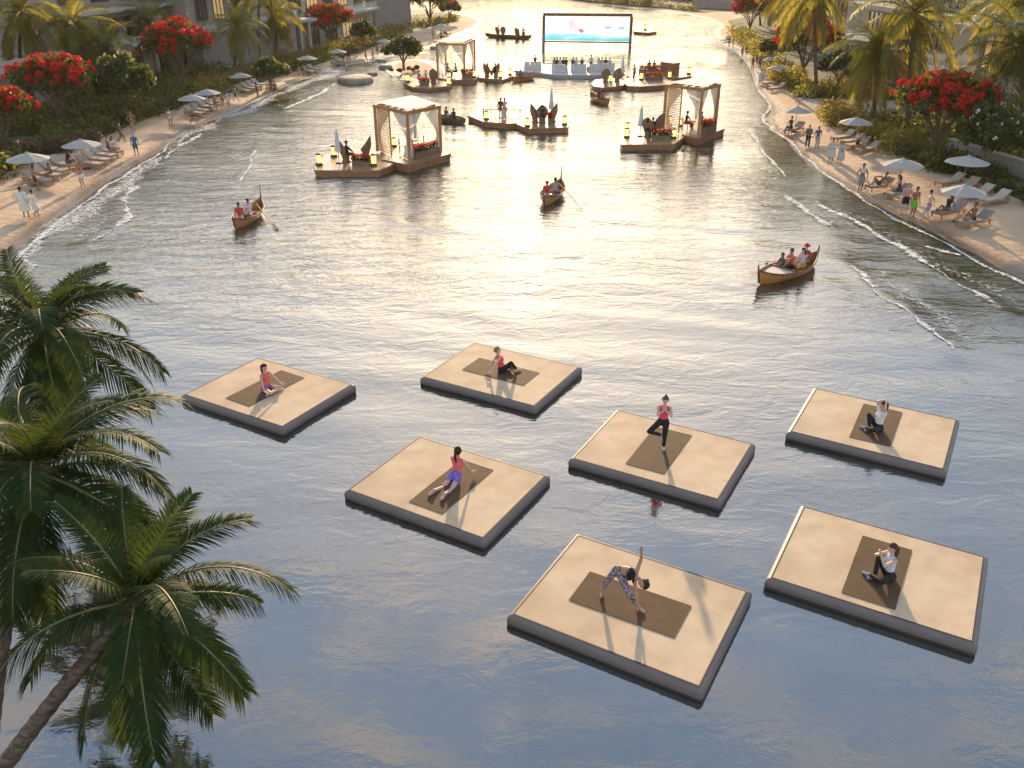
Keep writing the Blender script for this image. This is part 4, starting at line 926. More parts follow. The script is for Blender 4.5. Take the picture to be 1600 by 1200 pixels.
bed('dark hedge behind the right sun loungers', [(1440,250),(1480,262),(1530,278),(1575,296),(1640,322)], 4, 1.7, 7500, 0.2, DG, [.6,.33,.07], 12)
bed('hedge along the far side of the paved path', [(1248,150),(1290,151),(1340,152),(1395,153)], 3.0, 1.5, 5000, 0.2, [m_leafg, m_leafy, m_leafd], [.5,.25,.25], 13)
bed('mixed green shrubs under the right frangipani', [(1222,118),(1238,132),(1262,140),(1300,140),(1330,140)], 5, 1.8, 6500, 0.22, [m_leafg, m_leafy, m_leafo], [.5,.35,.15], 14)
bed('bright yellow-green shrubs along the far right sand', [(1150,52),(1166,64),(1184,80),(1200,98),(1216,112)], 4.5, 2.0, 6500, 0.24, [m_leafy, m_leafg, m_leafd], [.5,.35,.15], 15)
bed('undergrowth before the right villa', [(1400,190),(1450,205),(1500,220),(1560,238),(1620,258)], 7, 1.6, 8000, 0.24, DG, [.55,.35,.1], 16)
bed('scrub along the far bank', [(905,-3),(960,4),(1010,9),(1050,12),(1085,16)], 5, 2.2, 3600, 0.4, [m_leafg, m_leafd, m_leafo], [.5,.35,.15], 17)
bed('far dark trees on the opposite shore', [(700,-10),(800,-14),(900,-12),(1000,-6),(1100,2)], 9, 6.5, 6000, 0.8, DG, [.6,.3,.1], 18, 'far_wood')
# ------------------------------------------------------------------ villas
m_plaster = mat('villa_plaster', (0.31, 0.265, 0.225), 0.9, 0.12, 0.6, bump=0.2, bscale=8)
m_stone = mat('grey_stone_wall', (0.27, 0.235, 0.21), 0.9, 0.14, 0.8, bump=0.35, bscale=5, stretch=(1, 1, 3))
m_slab = mat('pale_slab', (0.4, 0.355, 0.305), 0.8, 0.1, 1.0)
m_cream = mat('cream_render', (0.42, 0.36, 0.28), 0.85, 0.1, 0.8)
m_pane = mat('window_glass', (0.05, 0.05, 0.055), 0.08, 0.1, 0.5, spec=0.8)
m_wframe = mat('window_frame', (0.12, 0.085, 0.06), 0.5, 0.1)
m_timber = mat('villa_timber', (0.34, 0.2, 0.10), 0.6, 0.25, 2.0, stretch=(1, 1, 0.2))
m_warm = emit_mat('lit_room', (1.0, 0.62, 0.28), 0.16)
m_rail, n, l, b = node_mat('balustrade_glass')
b.inputs['Base Color'].default_value = (0.75, 0.8, 0.78, 1); b.inputs['Roughness'].default_value = 0.05; b.inputs['Alpha'].default_value = 0.32
m_mosaic = mat('pebble_parapet', (0.46, 0.41, 0.36), 0.9, 0.3, 7.0, bump=0.5)
class Villa:
    def __init__(s, label, p0, p1, z=GZ):
        a = P(p0[0], p0[1], z); b = P(p1[0], p1[1], z); d = b - a; s.L = d.length
        s.e = empty('villa', (a.x, a.y, z), math.atan2(d.y, d.x)); tag(s.e, label, 'villa', 'modern villas round the lagoon')
    def box(s, name, x, y, z, m, parent=None):
        mb = MB(); mb.box(((x[0]+x[1])/2, (y[0]+y[1])/2, (z[0]+z[1])/2), (x[1]-x[0], y[1]-y[0], z[1]-z[0])); return mb.build(name, m, parent or s.e)
    def wall(s, x, y, z, m=None): return s.box('wall', x, y, z, m or m_plaster)
    def slab(s, x, y, z, t=0.28, m=None): return s.box('floor_slab', x, y, (z, z+t), m or m_slab)
    def window(s, x, y, z, lit=False, mull=1):
        """a framed opening set on the wall face y"""
        mb = MB(); w = 0.09
        mb.box(((x[0]+x[1])/2, y-0.05, z[1]-w/2), (x[1]-x[0], 0.12, w)); mb.box(((x[0]+x[1])/2, y-0.06, z[0]+w/2), (x[1]-x[0]+0.1, 0.16, w))
        for i in range(mull+2):
            xx = x[0] + w/2 + (x[1]-x[0]-w)*i/(mull+1); mb.box((xx, y-0.05, (z[0]+z[1])/2), (w, 0.115, z[1]-z[0]-2*w))
        f = mb.build('window', m_wframe, s.e)
        s.box('pane', (x[0]+w*0.4, x[1]-w*0.4), (y-0.02, y+0.01), (z[0]+w*0.5, z[1]-w*0.5), m_warm if lit else m_pane, f)
    def rail(s, x, y, z, h=1.0, n=None):
        L = x[1]-x[0]; n = n or max(1, int(L/1.6)); mb = MB(); mb.bar((x[0], y, z+h), (x[1], y, z+h), 0.05, 0.04)
        for i in range(n+1): mb.bar((x[0]+L*i/n, y, z), (x[0]+L*i/n, y, z+h-0.02), 0.04)
        f = mb.build('balustrade', m_slab, s.e)
        for i in range(n): s.box('glass_panel', (x[0]+L*i/n+0.04, x[0]+L*(i+1)/n-0.04), (y-0.008, y+0.008), (z+0.06, z+h-0.05), m_rail, f)
    def railside(s, x, y, z, h=1.0):
        f = MB().bar((x, y[0], z+h), (x, y[1], z+h), 0.05, 0.04).build('balustrade', m_slab, s.e)
        s.box('glass_panel', (x-0.008, x+0.008), (y[0], y[1]), (z+0.06, z+h-0.05), m_rail, f)
    def column(s, x, y, z, r=0.16, m=None): MB().box((x, y, (z[0]+z[1])/2), (2*r, 2*r, z[1]-z[0])).build('column', m or m_slab, s.e)
    def door(s, x, y, z, m=None):
        o = s.box('door', x, (y-0.07, y-0.01), z, m or m_timber); s.box('handle', (x[1]-0.2, x[1]-0.14), (y-0.12, y-0.071), (z[0]+0.9, z[0]+1.3), m_wframe, o)

v = Villa('left villa with pebbled terrace parapet behind the first palms', (-110, 222), (128, 152)); L = v.L
v.wall((0, L), (0, 13), (0, 3.3), m_stone); v.slab((-0.3, L+0.3), (-0.4, 13.2), 3.3); v.box('parapet', (0, L), (-0.25, 0.05), (3.58, 4.5), m_mosaic)
v.wall((3, L-6), (3.6, 13), (3.58, 6.9)); v.slab((2.2, L-5), (2.4, 13.4), 6.9, 0.35)
v.wall((6, L-9), (6.0, 13), (7.25, 10.4)); v.slab((5.2, L-8), (5.0, 13.4), 10.4, 0.35)
for i in range(5): v.window((4.2+i*(L-11)/5, 4.2+(i+0.7)*(L-11)/5), 3.6, (3.9, 6.3), i == 2, 2)
for i in range(4): v.window((7+i*(L-16)/4, 7+(i+0.7)*(L-16)/4), 6.0, (7.6, 9.8), False, 1)
for i in range(4): v.window((2+i*L/4.4, 4.4+i*L/4.4), 0, (0.5, 2.7), i == 1, 1)
v.rail((2.6, L-5.4), 2.6, 7.25)
v = Villa('left villa behind the large dark palm with white ledges', (150, 148), (318, 104)); L = v.L
v.wall((0, L), (0, 12), (0, 3.4)); v.slab((-0.5, L+0.5), (-1.0, 12.2), 3.4, 0.35); v.wall((2, L), (3, 12), (3.75, 7.0)); v.slab((1.2, L+0.6), (1.8, 12.4), 7.0, 0.35)
v.wall((4, L-1), (5.5, 12), (7.35, 10.5)); v.slab((3.2, L), (4.4, 12.4), 10.5, 0.35)
for i in range(4): v.window((2.8+i*(L-4)/4, 2.8+(i+0.68)*(L-4)/4), 3, (4.0, 6.4), i == 3, 2)
for i in range(4): v.window((1+i*(L-1)/4, 1+(i+0.6)*(L-1)/4), 0, (0.4, 2.8), i == 0, 1)
for i in range(3): v.window((5+i*(L-6)/3, 5+(i+0.6)*(L-6)/3), 5.5, (7.8, 9.9), False, 1)
v.rail((0.2, L-0.2), -0.7, 3.75); v.column(0.6, -0.6, (0, 3.4)); v.column(L/2, -0.6, (0, 3.4)); v.column(L-0.6, -0.6, (0, 3.4))
v = Villa('left villa with long blank grey wall and corner columns', (322, 112), (470, 88)); L = v.L
v.wall((0, L-0.5), (0, 8), (0, 4.2), m_stone); v.box('cornice', (-0.3, L+0.2), (-0.35, 8.2), (4.2, 4.75), m_slab); v.wall((1.5, L-5), (3.2, 14), (4.75, 8.3)); v.slab((0.8, L-4), (2.2, 14.4), 8.3, 0.4)
v.wall((0, L+5), (8.05, 15), (0, 4.2)); v.wall((3, L-7), (5.5, 14), (8.7, 11.8)); v.slab((2.2, L-6), (4.5, 14.4), 11.8, 0.4)
for i in range(3): v.window((3+i*(L-9)/3, 3+(i+0.66)*(L-9)/3), 3.2, (5.2, 7.6), i == 1, 2)
v.column(L+0.9, 0.4, (0, 4.2), 0.22, m_cream); v.column(L+3.0, 0.6, (0, 4.2), 0.22, m_cream); v.slab((L+0.21, L+4.2), (-0.1, 8.0), 4.2, 0.35); v.door((L+1.4, L+2.6), 8.05, (0, 2.6))
v.rail((L-4.6, L), -0.1, 4.76, 1.0); v.railside(L+0.1, (0, 6), 4.76)
v = Villa('left villa with upstairs windows behind the small flame tree', (476, 80), (584, 50)); L = v.L
v.wall((0, L), (0, 11), (0, 3.6)); v.slab((-0.5, L+0.4), (-1.2, 11.2), 3.6, 0.35); v.wall((1, L-2), (2.6, 11), (3.95, 7.6), m_cream); v.slab((0.2, L-1), (1.4, 11.4), 7.6, 0.4)
v.wall((3, L-4), (4.6, 11), (8.0, 11.2), m_cream); v.slab((2.2, L-3), (3.6, 11.4), 11.2, 0.4)
for i in range(4): v.window((2+i*(L-5)/4, 2+(i+0.66)*(L-5)/4), 2.6, (4.6, 7.0), i in (1, 3), 2)
for i in range(4): v.window((1.2+i*(L-2)/4, 1.2+(i+0.66)*(L-2)/4), 0, (0.4, 2.8), i == 2, 2)
v.rail((0.2, L-0.2), -0.9, 3.95)
v = Villa('far left villa with flat-topped grey block and roof terrace', (572, 48), (586, 41)); L = v.L
e5 = v
v.wall((0, 3.4), (0.4, 9), (0, 6.2), m_cream); v.box('recess_panel', (0.7, 2.7), (0.3, 0.39), (0.2, 4.6), m_warm); v.slab((-0.6, 4.0), (-0.6, 9.2), 6.2, 0.5)
v = Villa('plain grey block with planted roof terrace on the far left shore', (587, 43.5), (643, 40)); L = v.L
v.wall((0, L), (0, 10), (0, 5.2), m_stone); v.box('cornice', (-0.3, L+0.3), (-0.3, 10.2), (5.2, 5.75), m_slab); v.wall((1.5, L-3), (4.2, 10), (5.76, 9.2), m_cream); v.slab((0.8, L-2), (3.2, 10.4), 9.2, 0.4); v.window((2.4, L-4), 4.2, (6.0, 8.6), True, 3); v.rail((0, L), 0.2, 5.76)

# right bank: facade runs from far to near so that the rooms lie to the right
v = Villa('right villa with glass terrace and timber windows above the flame tree', (1440, 178), (1640, 252)); L = v.L
v.wall((0, L), (1.2, 13), (0, 3.4), m_plaster); v.slab((-2.0, L+1), (-1.2, 13.2), 3.4, 0.45); v.rail((-1.8, L+0.8), -1.0, 3.85); v.railside(-1.85, (-0.9, 6), 3.85)
v.wall((1, L), (3.4, 13), (3.86, 7.0), m_plaster); v.slab((-0.8, L+0.8), (1.2, 13.4), 7.0, 0.45); v.rail((-0.6, L+0.6), 1.4, 7.45)
v.wall((2, L), (5.4, 13), (7.46, 10.6), m_cream); v.slab((1, L+0.6), (3.6, 13.4), 10.6, 0.45)
for i in range(4): v.window((1.8+i*(L-2)/4, 1.8+(i+0.78)*(L-2)/4), 3.4, (4.0, 6.7), i in (0, 2), 2)
for i in range(4): v.window((2.8+i*(L-3)/4, 2.8+(i+0.72)*(L-3)/4), 5.4, (7.7, 10.2), i == 1, 2)
v.door((6.4, 7.8), 1.2, (0, 2.6), m_timber); v.window((1.2, 4.4), 1.2, (0.3, 2.7), False, 2); v.window((9.4, 13), 1.2, (0.3, 2.7), True, 2); v.column(0.2, -0.8, (0, 3.4), 0.14); v.column(5.2, -0.8, (0, 3.4), 0.14); v.column(10.2, -0.8, (0, 3.4), 0.14)
v.column(-0.4, 1.5, (3.85, 7.0), 0.10); v.column(4.6, 1.5, (3.85, 7.0), 0.10)
v = Villa('right villa with stepped terraces behind the short palm', (1300, 104), (1430, 150)); L = v.L
v.wall((0, L), (1.2, 13), (0, 3.3), m_stone); v.slab((-1, L+1), (-1.2, 13.2), 3.3, 0.45); v.rail((-0.9, L+0.9), -1.0, 3.75); v.wall((1, L-1), (3, 13), (3.76, 6.9), m_cream); v.slab((-0.2, L), (0.8, 13.4), 6.9, 0.45); v.rail((0, L-0.2), 1.0, 7.35)
v.wall((2, L-2), (5, 13), (7.36, 10.4), m_cream); v.slab((1, L-1), (3.4, 13.4), 10.4, 0.45)
for i in range(4): v.window((1.6+i*(L-3)/4, 1.6+(i+0.74)*(L-3)/4), 3, (4.0, 6.5), i == 2, 2)
for i in range(4): v.window((1+i*(L-1)/4, 1+(i+0.7)*(L-1)/4), 1.2, (0.4, 2.7), i == 1, 2)
for i in range(3): v.window((2.8+i*(L-5)/3, 2.8+(i+0.74)*(L-5)/3), 5, (7.6, 10.0), False, 2)
v = Villa('far right villa behind the golden palms', (1205, 40), (1285, 88)); L = v.L
v.wall((0, L), (1, 13), (0, 3.3), m_plaster); v.slab((-1, L+1), (-1, 13.2), 3.3, 0.45); v.rail((-0.9, L+0.9), -0.8, 3.75); v.wall((1, L-1), (3, 13), (3.76, 7.0), m_cream); v.slab((0, L), (1, 13.4), 7.0, 0.45)
for i in range(6): v.window((1.6+i*(L-3)/6, 1.6+(i+0.74)*(L-3)/6), 3, (4.0, 6.5), i in (1, 4), 1)
for i in range(6): v.window((1+i*(L-1)/6, 1+(i+0.7)*(L-1)/6), 1, (0.4, 2.7), i == 3, 1)
v = Villa('low villa with fence of pale panels on the far shore', (1082, 12), (1185, 17)); L = v.L
v.box('retaining_wall', (0, L), (0, 0.6), (0, 2.0), m_plaster); v.wall((4, L+4), (7, 16), (0, 4.6), m_cream); v.slab((3, L+5), (5.6, 16.2), 4.6, 0.5); v.wall((6, L+2), (8, 16), (5.1, 9.0), m_cream); v.slab((5, L+3), (7, 16.2), 9.0, 0.5)
for i in range(7): v.window((5+i*(L-2)/7, 5+(i+0.7)*(L-2)/7), 7, (0.8, 4.0), i % 2 == 0, 1)
for i in range(6): v.window((7+i*(L-6)/6, 7+(i+0.7)*(L-6)/6), 8, (5.8, 8.4), i % 3 == 0, 1)
# low garden wall behind the right hedge
a, b_ = P(1480, 240, GZ), P(1620, 285, GZ); mb = MB(); mb.bar((a.x, a.y, GZ+0.5), (b_.x, b_.y, GZ+0.5), 0.5, 1.0); mb.bar((a.x, a.y, GZ+1.04), (b_.x, b_.y, GZ+1.04), 0.6, 0.08)
tag(mb.build('garden_wall', m_slab), 'low pale garden wall behind the right hedge', 'wall')
# ------------------------------------------------------------------ floating decks, pergolas, lanterns, boats
m_wood = mat('deck_wood', (0.34, 0.205, 0.115), 0.3, 0.18, 1.5, stretch=(0.3, 3, 1), coat=0.25)
m_edge = mat('deck_edge', (0.36, 0.165, 0.078), 0.5, 0.2, 2.0)
m_post = mat('pergola_timber', (0.48, 0.22, 0.07), 0.5, 0.2, 2.5, stretch=(1, 1, 0.2))
m_curt, n, l, b = node_mat('sheer_curtain')
b.inputs['Base Color'].default_value = (0.9, 0.89, 0.88, 1); b.inputs['Roughness'].default_value = 0.9
tr = n.new('ShaderNodeBsdfTranslucent'); tr.inputs['Color'].default_value = (0.85, 0.78, 0.68, 1); tp = n.new('ShaderNodeBsdfTransparent')
m1 = n.new('ShaderNodeMixShader'); m1.inputs[0].default_value = 0.5; m2 = n.new('ShaderNodeMixShader'); m2.inputs[0].default_value = 0.14
l.new(b.outputs[0], m1.inputs[1]); l.new(tr.outputs[0], m1.inputs[2]); l.new(m1.outputs[0], m2.inputs[1]); l.new(tp.outputs[0], m2.inputs[2]); l.new(m2.outputs[0], n['Material Output'].inputs['Surface'])
m_canv = mat('canvas', (0.72, 0.68, 0.66), 0.9, 0.06, 2.0)
m_wick = mat('wicker', (0.25, 0.16, 0.095), 0.8, 0.35, 18.0, bump=0.8, bscale=40)
m_lamp = emit_mat('lantern_glow', (1.0, 0.70, 0.22), 1.25)
m_lcase = mat('lantern_case', (0.05, 0.04, 0.032), 0.5)
m_chair = mat('chair_wood', (0.38, 0.19, 0.08), 0.5, 0.2)
m_white = mat('white_upholstery', (0.68, 0.63, 0.6), 0.85, 0.06)
m_pale = mat('pale_pontoon', (0.55, 0.49, 0.47), 0.7, 0.08)
def wpx(pts, z): return [(P(x, y, z).x, P(x, y, z).y) for x, y in pts]
def pontoon(label, pts, z, m=None, me_=None, th=0.30, group='timber floating decks'):
    """floating deck: outline in pixels of its upper rim at height z; thing > deck, hull"""
    w = wpx(pts, z); c = (sum(p[0] for p in w)/len(w), sum(p[1] for p in w)/len(w))
    loc = [(p[0]-c[0], p[1]-c[1]) for p in w]; e = empty('floating_deck', (c[0], c[1], 0)); tag(e, label, 'floating deck', group)
    MB().prism([(x*0.995, y*0.995) for x, y in loc], z-0.10, z).build('deck', m or m_wood, e)
    MB().prism([(x*1.012, y*1.012) for x, y in loc], z-0.20, z-0.012).build('rim_board', me_ or m_edge, e); MB().prism([(x*0.985, y*0.985) for x, y in loc], -0.15, z-0.2).build('hull', me_ or m_edge, e)
    return e
# lantern
mb = MB(); mb.lathe([(0.001, 0), (0.24, 0), (0.24, 0.05), (0.17, 0.16), (0.001, 0.16)], 10); l_base = mb.mesh('base', m_lcase)
mb = MB(); mb.lathe([(0.15, 0.16), (0.165, 0.3), (0.165, 0.6), (0.15, 0.68)], 12); l_glow = mb.mesh('glass', m_lamp)
mb = MB(); mb.lathe([(0.001, 0.78), (0.06, 0.76), (0.2, 0.70), (0.2, 0.67), (0.001, 0.675)], 10); l_top = mb.mesh('cap', m_lcase)
mb = MB()
for k in range(6): a = k*PI/3; mb.bar((0.175*math.cos(a), 0.175*math.sin(a), 0.14), (0.175*math.cos(a), 0.175*math.sin(a), 0.69), 0.018)
l_bars = mb.mesh('cage', m_lcase)
def lantern(px, py, z, label, s=1.0):
    p = P(px, py, z); e = empty('lantern', (p.x, p.y, z)); e.scale = (s, s, s); tag(e, label, 'lantern', 'glowing lanterns on the floating decks')
    for nme, me in (('base', l_base), ('glass', l_glow), ('cap', l_top), ('cage', l_bars)): place(nme, me, e)
# scalloped wicker chair, its back shaped like a shell
def wicker_meshes():
    N = 20
    def shell(inner):
        vs = []; rows = (0.0, 0.12, 0.28, 0.45, 0.62, 0.8, 1.0)
        for fr in rows:
            for k in range(N):
                a = 2*PI*k/N; hi = 0.5*(1+math.sin(a)); z = fr*(0.5 + 0.78*hi**1.3); q = np.interp(z, (0, 0.14, 0.3, 0.5, 0.8, 1.3), (0.27, 0.22, 0.24, 0.34, 0.43, 0.40))
                vs.append(((q-inner)*math.cos(a), (q-inner)*math.sin(a)*0.9, z + (0.03 if inner else 0)))
        return vs, [(i*N+k, i*N+(k+1) % N, (i+1)*N+(k+1) % N, (i+1)*N+k) for i in range(len(rows)-1) for k in range(N)]
    mb = MB(); v1, f1 = shell(0); mb.add(v1, f1, smooth=True); v2, f2 = shell(0.04); mb.add(v2, [f[::-1] for f in f2[3*N:]], smooth=True); back = mb.mesh('shell_back', m_wick)
    mb = MB(); mb.lathe([(0.001, 0.46), (0.24, 0.46), (0.27, 0.42), (0.001, 0.40)], 14); seat = mb.mesh('seat_cushion', m_white)
    mb = MB(); mb.lathe([(0.001, 0.03), (0.31, 0.03), (0.31, 0.0), (0.001, 0.0)], 14); ped = mb.mesh('pedestal', m_wick); return (('shell_back', back), ('seat_cushion', seat), ('pedestal', ped))
WICK = wicker_meshes()
def wicker(px, py, z, rz, label, s=1.15):
    """rz: heading of the sitter in degrees"""
    p = P(px, py, z); e = empty('wicker_chair', (p.x, p.y, z), R(rz+180)); e.scale = (s,)*3; tag(e, label, 'chair', 'shell-backed wicker chairs')
    for nme, me in WICK: place(nme, me, e)
    return p
# dining chair and table
mb = MB(); mb.box((0, 0, 0.44), (0.46, 0.46, 0.05)); c_seat = mb.mesh('seat', m_chair)
mb = MB(); [mb.bar((-0.2, -0.21, z), (0.2, -0.21, z), 0.03, 0.06) for z in (0.62, 0.76, 0.92)]; [mb.bar((x, -0.21, 0.44), (x, -0.23, 0.95), 0.04) for x in (-0.21, 0.21)]; c_back = mb.mesh('backrest', m_chair)
mb = MB(); mb.bar((0, 0, 0), (0, 0, 0.42), 0.045); c_leg = mb.mesh('leg', m_chair)
def dchair(px, py, z, rz, label):
    p = P(px, py, z); e = empty('dining_chair', (p.x, p.y, z), R(rz)); tag(e, label, 'chair', 'wooden dining chairs on the decks'); place('seat', c_seat, e); place('backrest', c_back, e)
    for x in (-0.19, 0.19):
        for y in (-0.19, 0.19): place('leg', c_leg, e, (x, y, 0))
def table(px, py, z, label, r=0.45):
    p = P(px, py, z); e = empty('dining_table', (p.x, p.y, z)); tag(e, label, 'table', 'small dining tables')
    MB().lathe([(0.001, 0.74), (r, 0.74), (r, 0.70), (0.001, 0.70)], 16).build('table_top', m_white, e); MB().lathe([(0.05, 0.70), (0.05, 0.05), (0.28, 0.03), (0.28, 0.0)], 12).build('pedestal', m_chair, e)
m_planter = mat('planter_box', (0.22, 0.13, 0.08), 0.7, 0.2)
def planter(p0, p1, z, label, w=0.45, h=0.32, seed=0, fl=m_redfl):
    a = P(*p0, z); b = P(*p1, z); d = b-a; L = d.length; e = empty('flower_planter', ((a.x+b.x)/2, (a.y+b.y)/2, z), math.atan2(d.y, d.x)); tag(e, label, 'planter', 'planters of red flowers')
    mb = MB(); mb.box((0, 0, h/2), (L, w, h)); mb.build('box', m_planter, e); n_ = max(3, int(L/0.28)); cs = [(-L/2+0.1+(L-0.2)*i/(n_-1), 0, h+0.12) for i in range(n_)]
    tag(place('foliage', leaf_cloud('foliage', cs, [(0.24, w*0.55, 0.26)]*n_, int(150*L)+80, 0.15, [m_leafd, m_leafg], seed, 0.2, 0, [.5, .5]), e), kind='stuff')
    tag(place('flowers', leaf_cloud('flowers', [(x, y, z_+0.16) for x, y, z_ in cs], [(0.25, w*0.58, 0.2)]*n_, int(110*L)+60, 0.12, fl, seed+1, 0.4, up_only=True), e), kind='stuff')
def folded_parasol(px, py, z, label, h=2.3):
    p = P(px, py, z); e = empty('folded_parasol', (p.x, p.y, z)); tag(e, label, 'parasol', 'folded white parasols on the decks')
    MB().tube([(0, 0, 0), (0, 0, h)], 0.03, 6).build('pole', m_post, e); MB().lathe([(0.001, 0), (0.22, 0.0), (0.22, 0.05), (0.001, 0.06)], 10).build('base', m_lcase, e)
    mb = MB(); vs = []; N = 12; lv = ((0.8, 0.26), (1.1, 0.23), (1.5, 0.16), (1.56, 0.13), (1.62, 0.15), (2.0, 0.11), (2.28, 0.03))
    for zz, r in lv: vs += [(r*(1.0 if k % 2 else 0.72)*math.cos(2*PI*k/N), r*(1.0 if k % 2 else 0.72)*math.sin(2*PI*k/N), zz*h/2.3) for k in range(N)]
    mb.add(vs, [(i*N+k, i*N+(k+1) % N, (i+1)*N+(k+1) % N, (i+1)*N+k) for i in range(len(lv)-1) for k in range(N)], smooth=True); mb.build('canopy', m_canv, e)
def curtain(e, a, b, z0, z1, tie=0.5, pull=0, name='curtain'):
    """sheer curtain hung between a and b (local points on the top beam), gathered towards a at the tie height"""
    a = V(a); b = V(b); mb = MB(); N, M = 22, 12; vs = []
    nn = V((-(b-a).y, (b-a).x, 0)).normalized()
    for j in range(M+1):
        t = j/M; zz = z1 + (z0-z1)*t
        w = 1.0 - (1.0-0.16)*math.sin(min(1.0, t/tie)*PI/2)**1.4 if t < tie else 0.16 + 0.34*((t-tie)/(1-tie))**1.1
        for i in range(N+1):
            s = i/N; q = a + (b-a)*(s*w); q = q + nn*(0.05*math.sin(s*N*1.55)*(0.5+0.5*w)); vs.append((q.x, q.y, zz))
    mb.add(vs, [(j*(N+1)+i, j*(N+1)+i+1, (j+1)*(N+1)+i+1, (j+1)*(N+1)+i) for j in range(M) for i in range(N)], smooth=True); return mb.build(name, m_curt, e)
def pergola(label, corners, z, h, slats=None):
    """corners px of the four posts: near, right, far, left"""
    w = [P(x, y, z) for x, y in corners]; c = sum(w, V((0, 0, 0)))/4; e = empty('pergola', (c.x, c.y, z)); tag(e, label, 'pergola', 'curtained timber pergolas'); q = [V((p.x-c.x, p.y-c.y, 0)) for p in w]; t = 0.2
    for p in q: MB().bar(p, p + V((0, 0, h-t)), t).build('post', m_post, e)
    for i in range(4):
        a, b = q[i], q[(i+1) % 4]; d = (b-a).normalized()*t*0.5; MB().bar(a - d + V((0, 0, h-t/2)), b - d + V((0, 0, h-t/2)), t*0.98, t).build('beam', m_post, e)
    for i in range(1, 5):
        f = i/5; MB().bar(q[0].lerp(q[3], f) + V((0, 0, h+0.05)), q[1].lerp(q[2], f) + V((0, 0, h+0.05)), 0.1, 0.1).build('rafter', m_post, e)
    mb = MB(); N = 18; vs = []
    for j in range(3):
        for i in range(N+1):
            f = i/N; p = q[0].lerp(q[3], f).lerp(q[1].lerp(q[2], f), 0.04 + 0.46*j); vs.append((p.x, p.y, h + 0.13 - 0.02*abs(math.sin(f*PI*5))))
    mb.add(vs, [(j*(N+1)+i, j*(N+1)+i+1, (j+1)*(N+1)+i+1, (j+1)*(N+1)+i) for j in range(2) for i in range(N)], smooth=True); mb.build('canopy', m_canv, e)
    for i in range(4):
        a, b = q[i], q[(i+1) % 4]; d = (b-a); k = 0.46
        o = V((0, 0, 0)); ins = -(a+b).normalized()*0.12
        curtain(e, a + d*0.03 + ins, a + d*k + ins, 0.04, h-t-0.02, 0.62); curtain(e, b - d*0.03 + ins, b - d*k + ins, 0.04, h-t-0.02, 0.62)
    if slats is not None:
        a, b = q[slats], q[(slats+1) % 4]; a2 = a.lerp(b, 0.45); base = a
        MB().bar(a2, a2 + V((0, 0, h-t)), 0.09).build('screen_post', m_post, e); n_ = 26
        mbs = MB(); mbs.bar(base.lerp(a2, 0.06), base.lerp(a2, 0.96), 0.03, 0.05); sm_ = mbs.mesh('slat', m_post)
        for i in range(n_): place('slat', sm_, e, (0, 0, 0.12 + (h-t-0.2)*i/(n_-1)))
    return e
DZ = 0.45
# deck with the nearest pergola
pontoon('deck of the large left pergola with planters and dining chairs', [(597,249),(637,257),(704,240),(663,222),(594,233)], DZ+0.08)
pontoon('lower deck with lanterns and wicker chairs beside the large left pergola', [(491,262),(508,241),(552,236),(594,240),(598,249),(618,254),(592,266),(492,266)], DZ)
pergola('large left pergola with white curtains and slatted screen', [(640,251),(689,238),(650,221),(590,236)], DZ+0.08, 3.25, 3)
lantern(499, 258, DZ, 'lantern at the left corner of the nearest deck', 1.05); lantern(522, 245, DZ, 'lantern beside the folded parasol on the nearest deck', 1.05); lantern(584, 259, DZ, 'lantern at the front right of the nearest lower deck', 1.05); lantern(616, 229, DZ+0.08, 'lantern inside the large left pergola', 0.9)
folded_parasol(530, 255, DZ, 'folded white parasol on the nearest lower deck'); planter((553,257), (581,259), DZ, 'red flower planter on the nearest lower deck', 0.6, 0.3, 1); planter((645,248), (684,237), DZ+0.08, 'pink flower planter inside the large left pergola', 0.55, 0.4, 3)
p_w1 = wicker(541, 253, DZ, -70, 'wicker chair holding the person on the nearest deck'); wicker(572, 246, DZ, 90, 'empty wicker chair facing the sitter on the nearest deck')
dchair(629, 237, DZ+0.08, -90, 'wooden chair left of the table in the large pergola'); dchair(658, 232, DZ+0.08, 90, 'wooden chair right of the table in the large pergola'); table(645, 235, DZ+0.08, 'small table in the large left pergola')
# right pergola deck
pontoon('deck of the right pergola with round flower planter', [(1065,210),(1091,216),(1132,201),(1105,190),(1060,196)], DZ+0.08)
pontoon('lower deck beside the right pergola with wicker chairs', [(970,222),(971,204),(1010,199),(1062,204),(1070,212),(1054,225),(972,226)], DZ)
pergola('right pergola with white curtains over dining couple', [(1091,213),(1117,203),(1086,193),(1036,204)], DZ+0.08, 3.55, 3)
for a in ((979,215,'front left lantern on the right lower deck'), (980,206,'rear left lantern on the right lower deck'), (1052,216,'lantern at the right end of the right lower deck')): lantern(a[0], a[1], DZ, a[2], 1.0)
lantern(1046, 196, DZ+0.08, 'lantern behind the curtain of the right pergola', 1.0); lantern(1116, 201, DZ+0.08, 'small lantern at the corner of the right pergola', 0.8); lantern(1063, 197, DZ+0.08, 'bright lantern at the rear post of the right pergola', 0.8)
folded_parasol(1000, 213, DZ, 'folded white parasol on the right lower deck'); planter((1018,216), (1048,217), DZ, 'low red flower planter on the right lower deck', 0.6, 0.28, 5); planter((1098,210), (1110,205), DZ+0.08, 'tall red flower planter in the right pergola', 0.9, 0.6, 7)
wicker(1012, 214, DZ, -30, 'wicker chair with a couple on the right lower deck'); wicker(1028, 208, DZ, 110, 'round-backed wicker chair on the right lower deck')
dchair(1070, 202, DZ+0.08, -90, 'wooden chair of the woman in the right pergola'); dchair(1096, 203, DZ+0.08, 90, 'wooden chair beside the red planter in the right pergola'); table(1082, 203, DZ+0.08, 'round table in the right pergola')
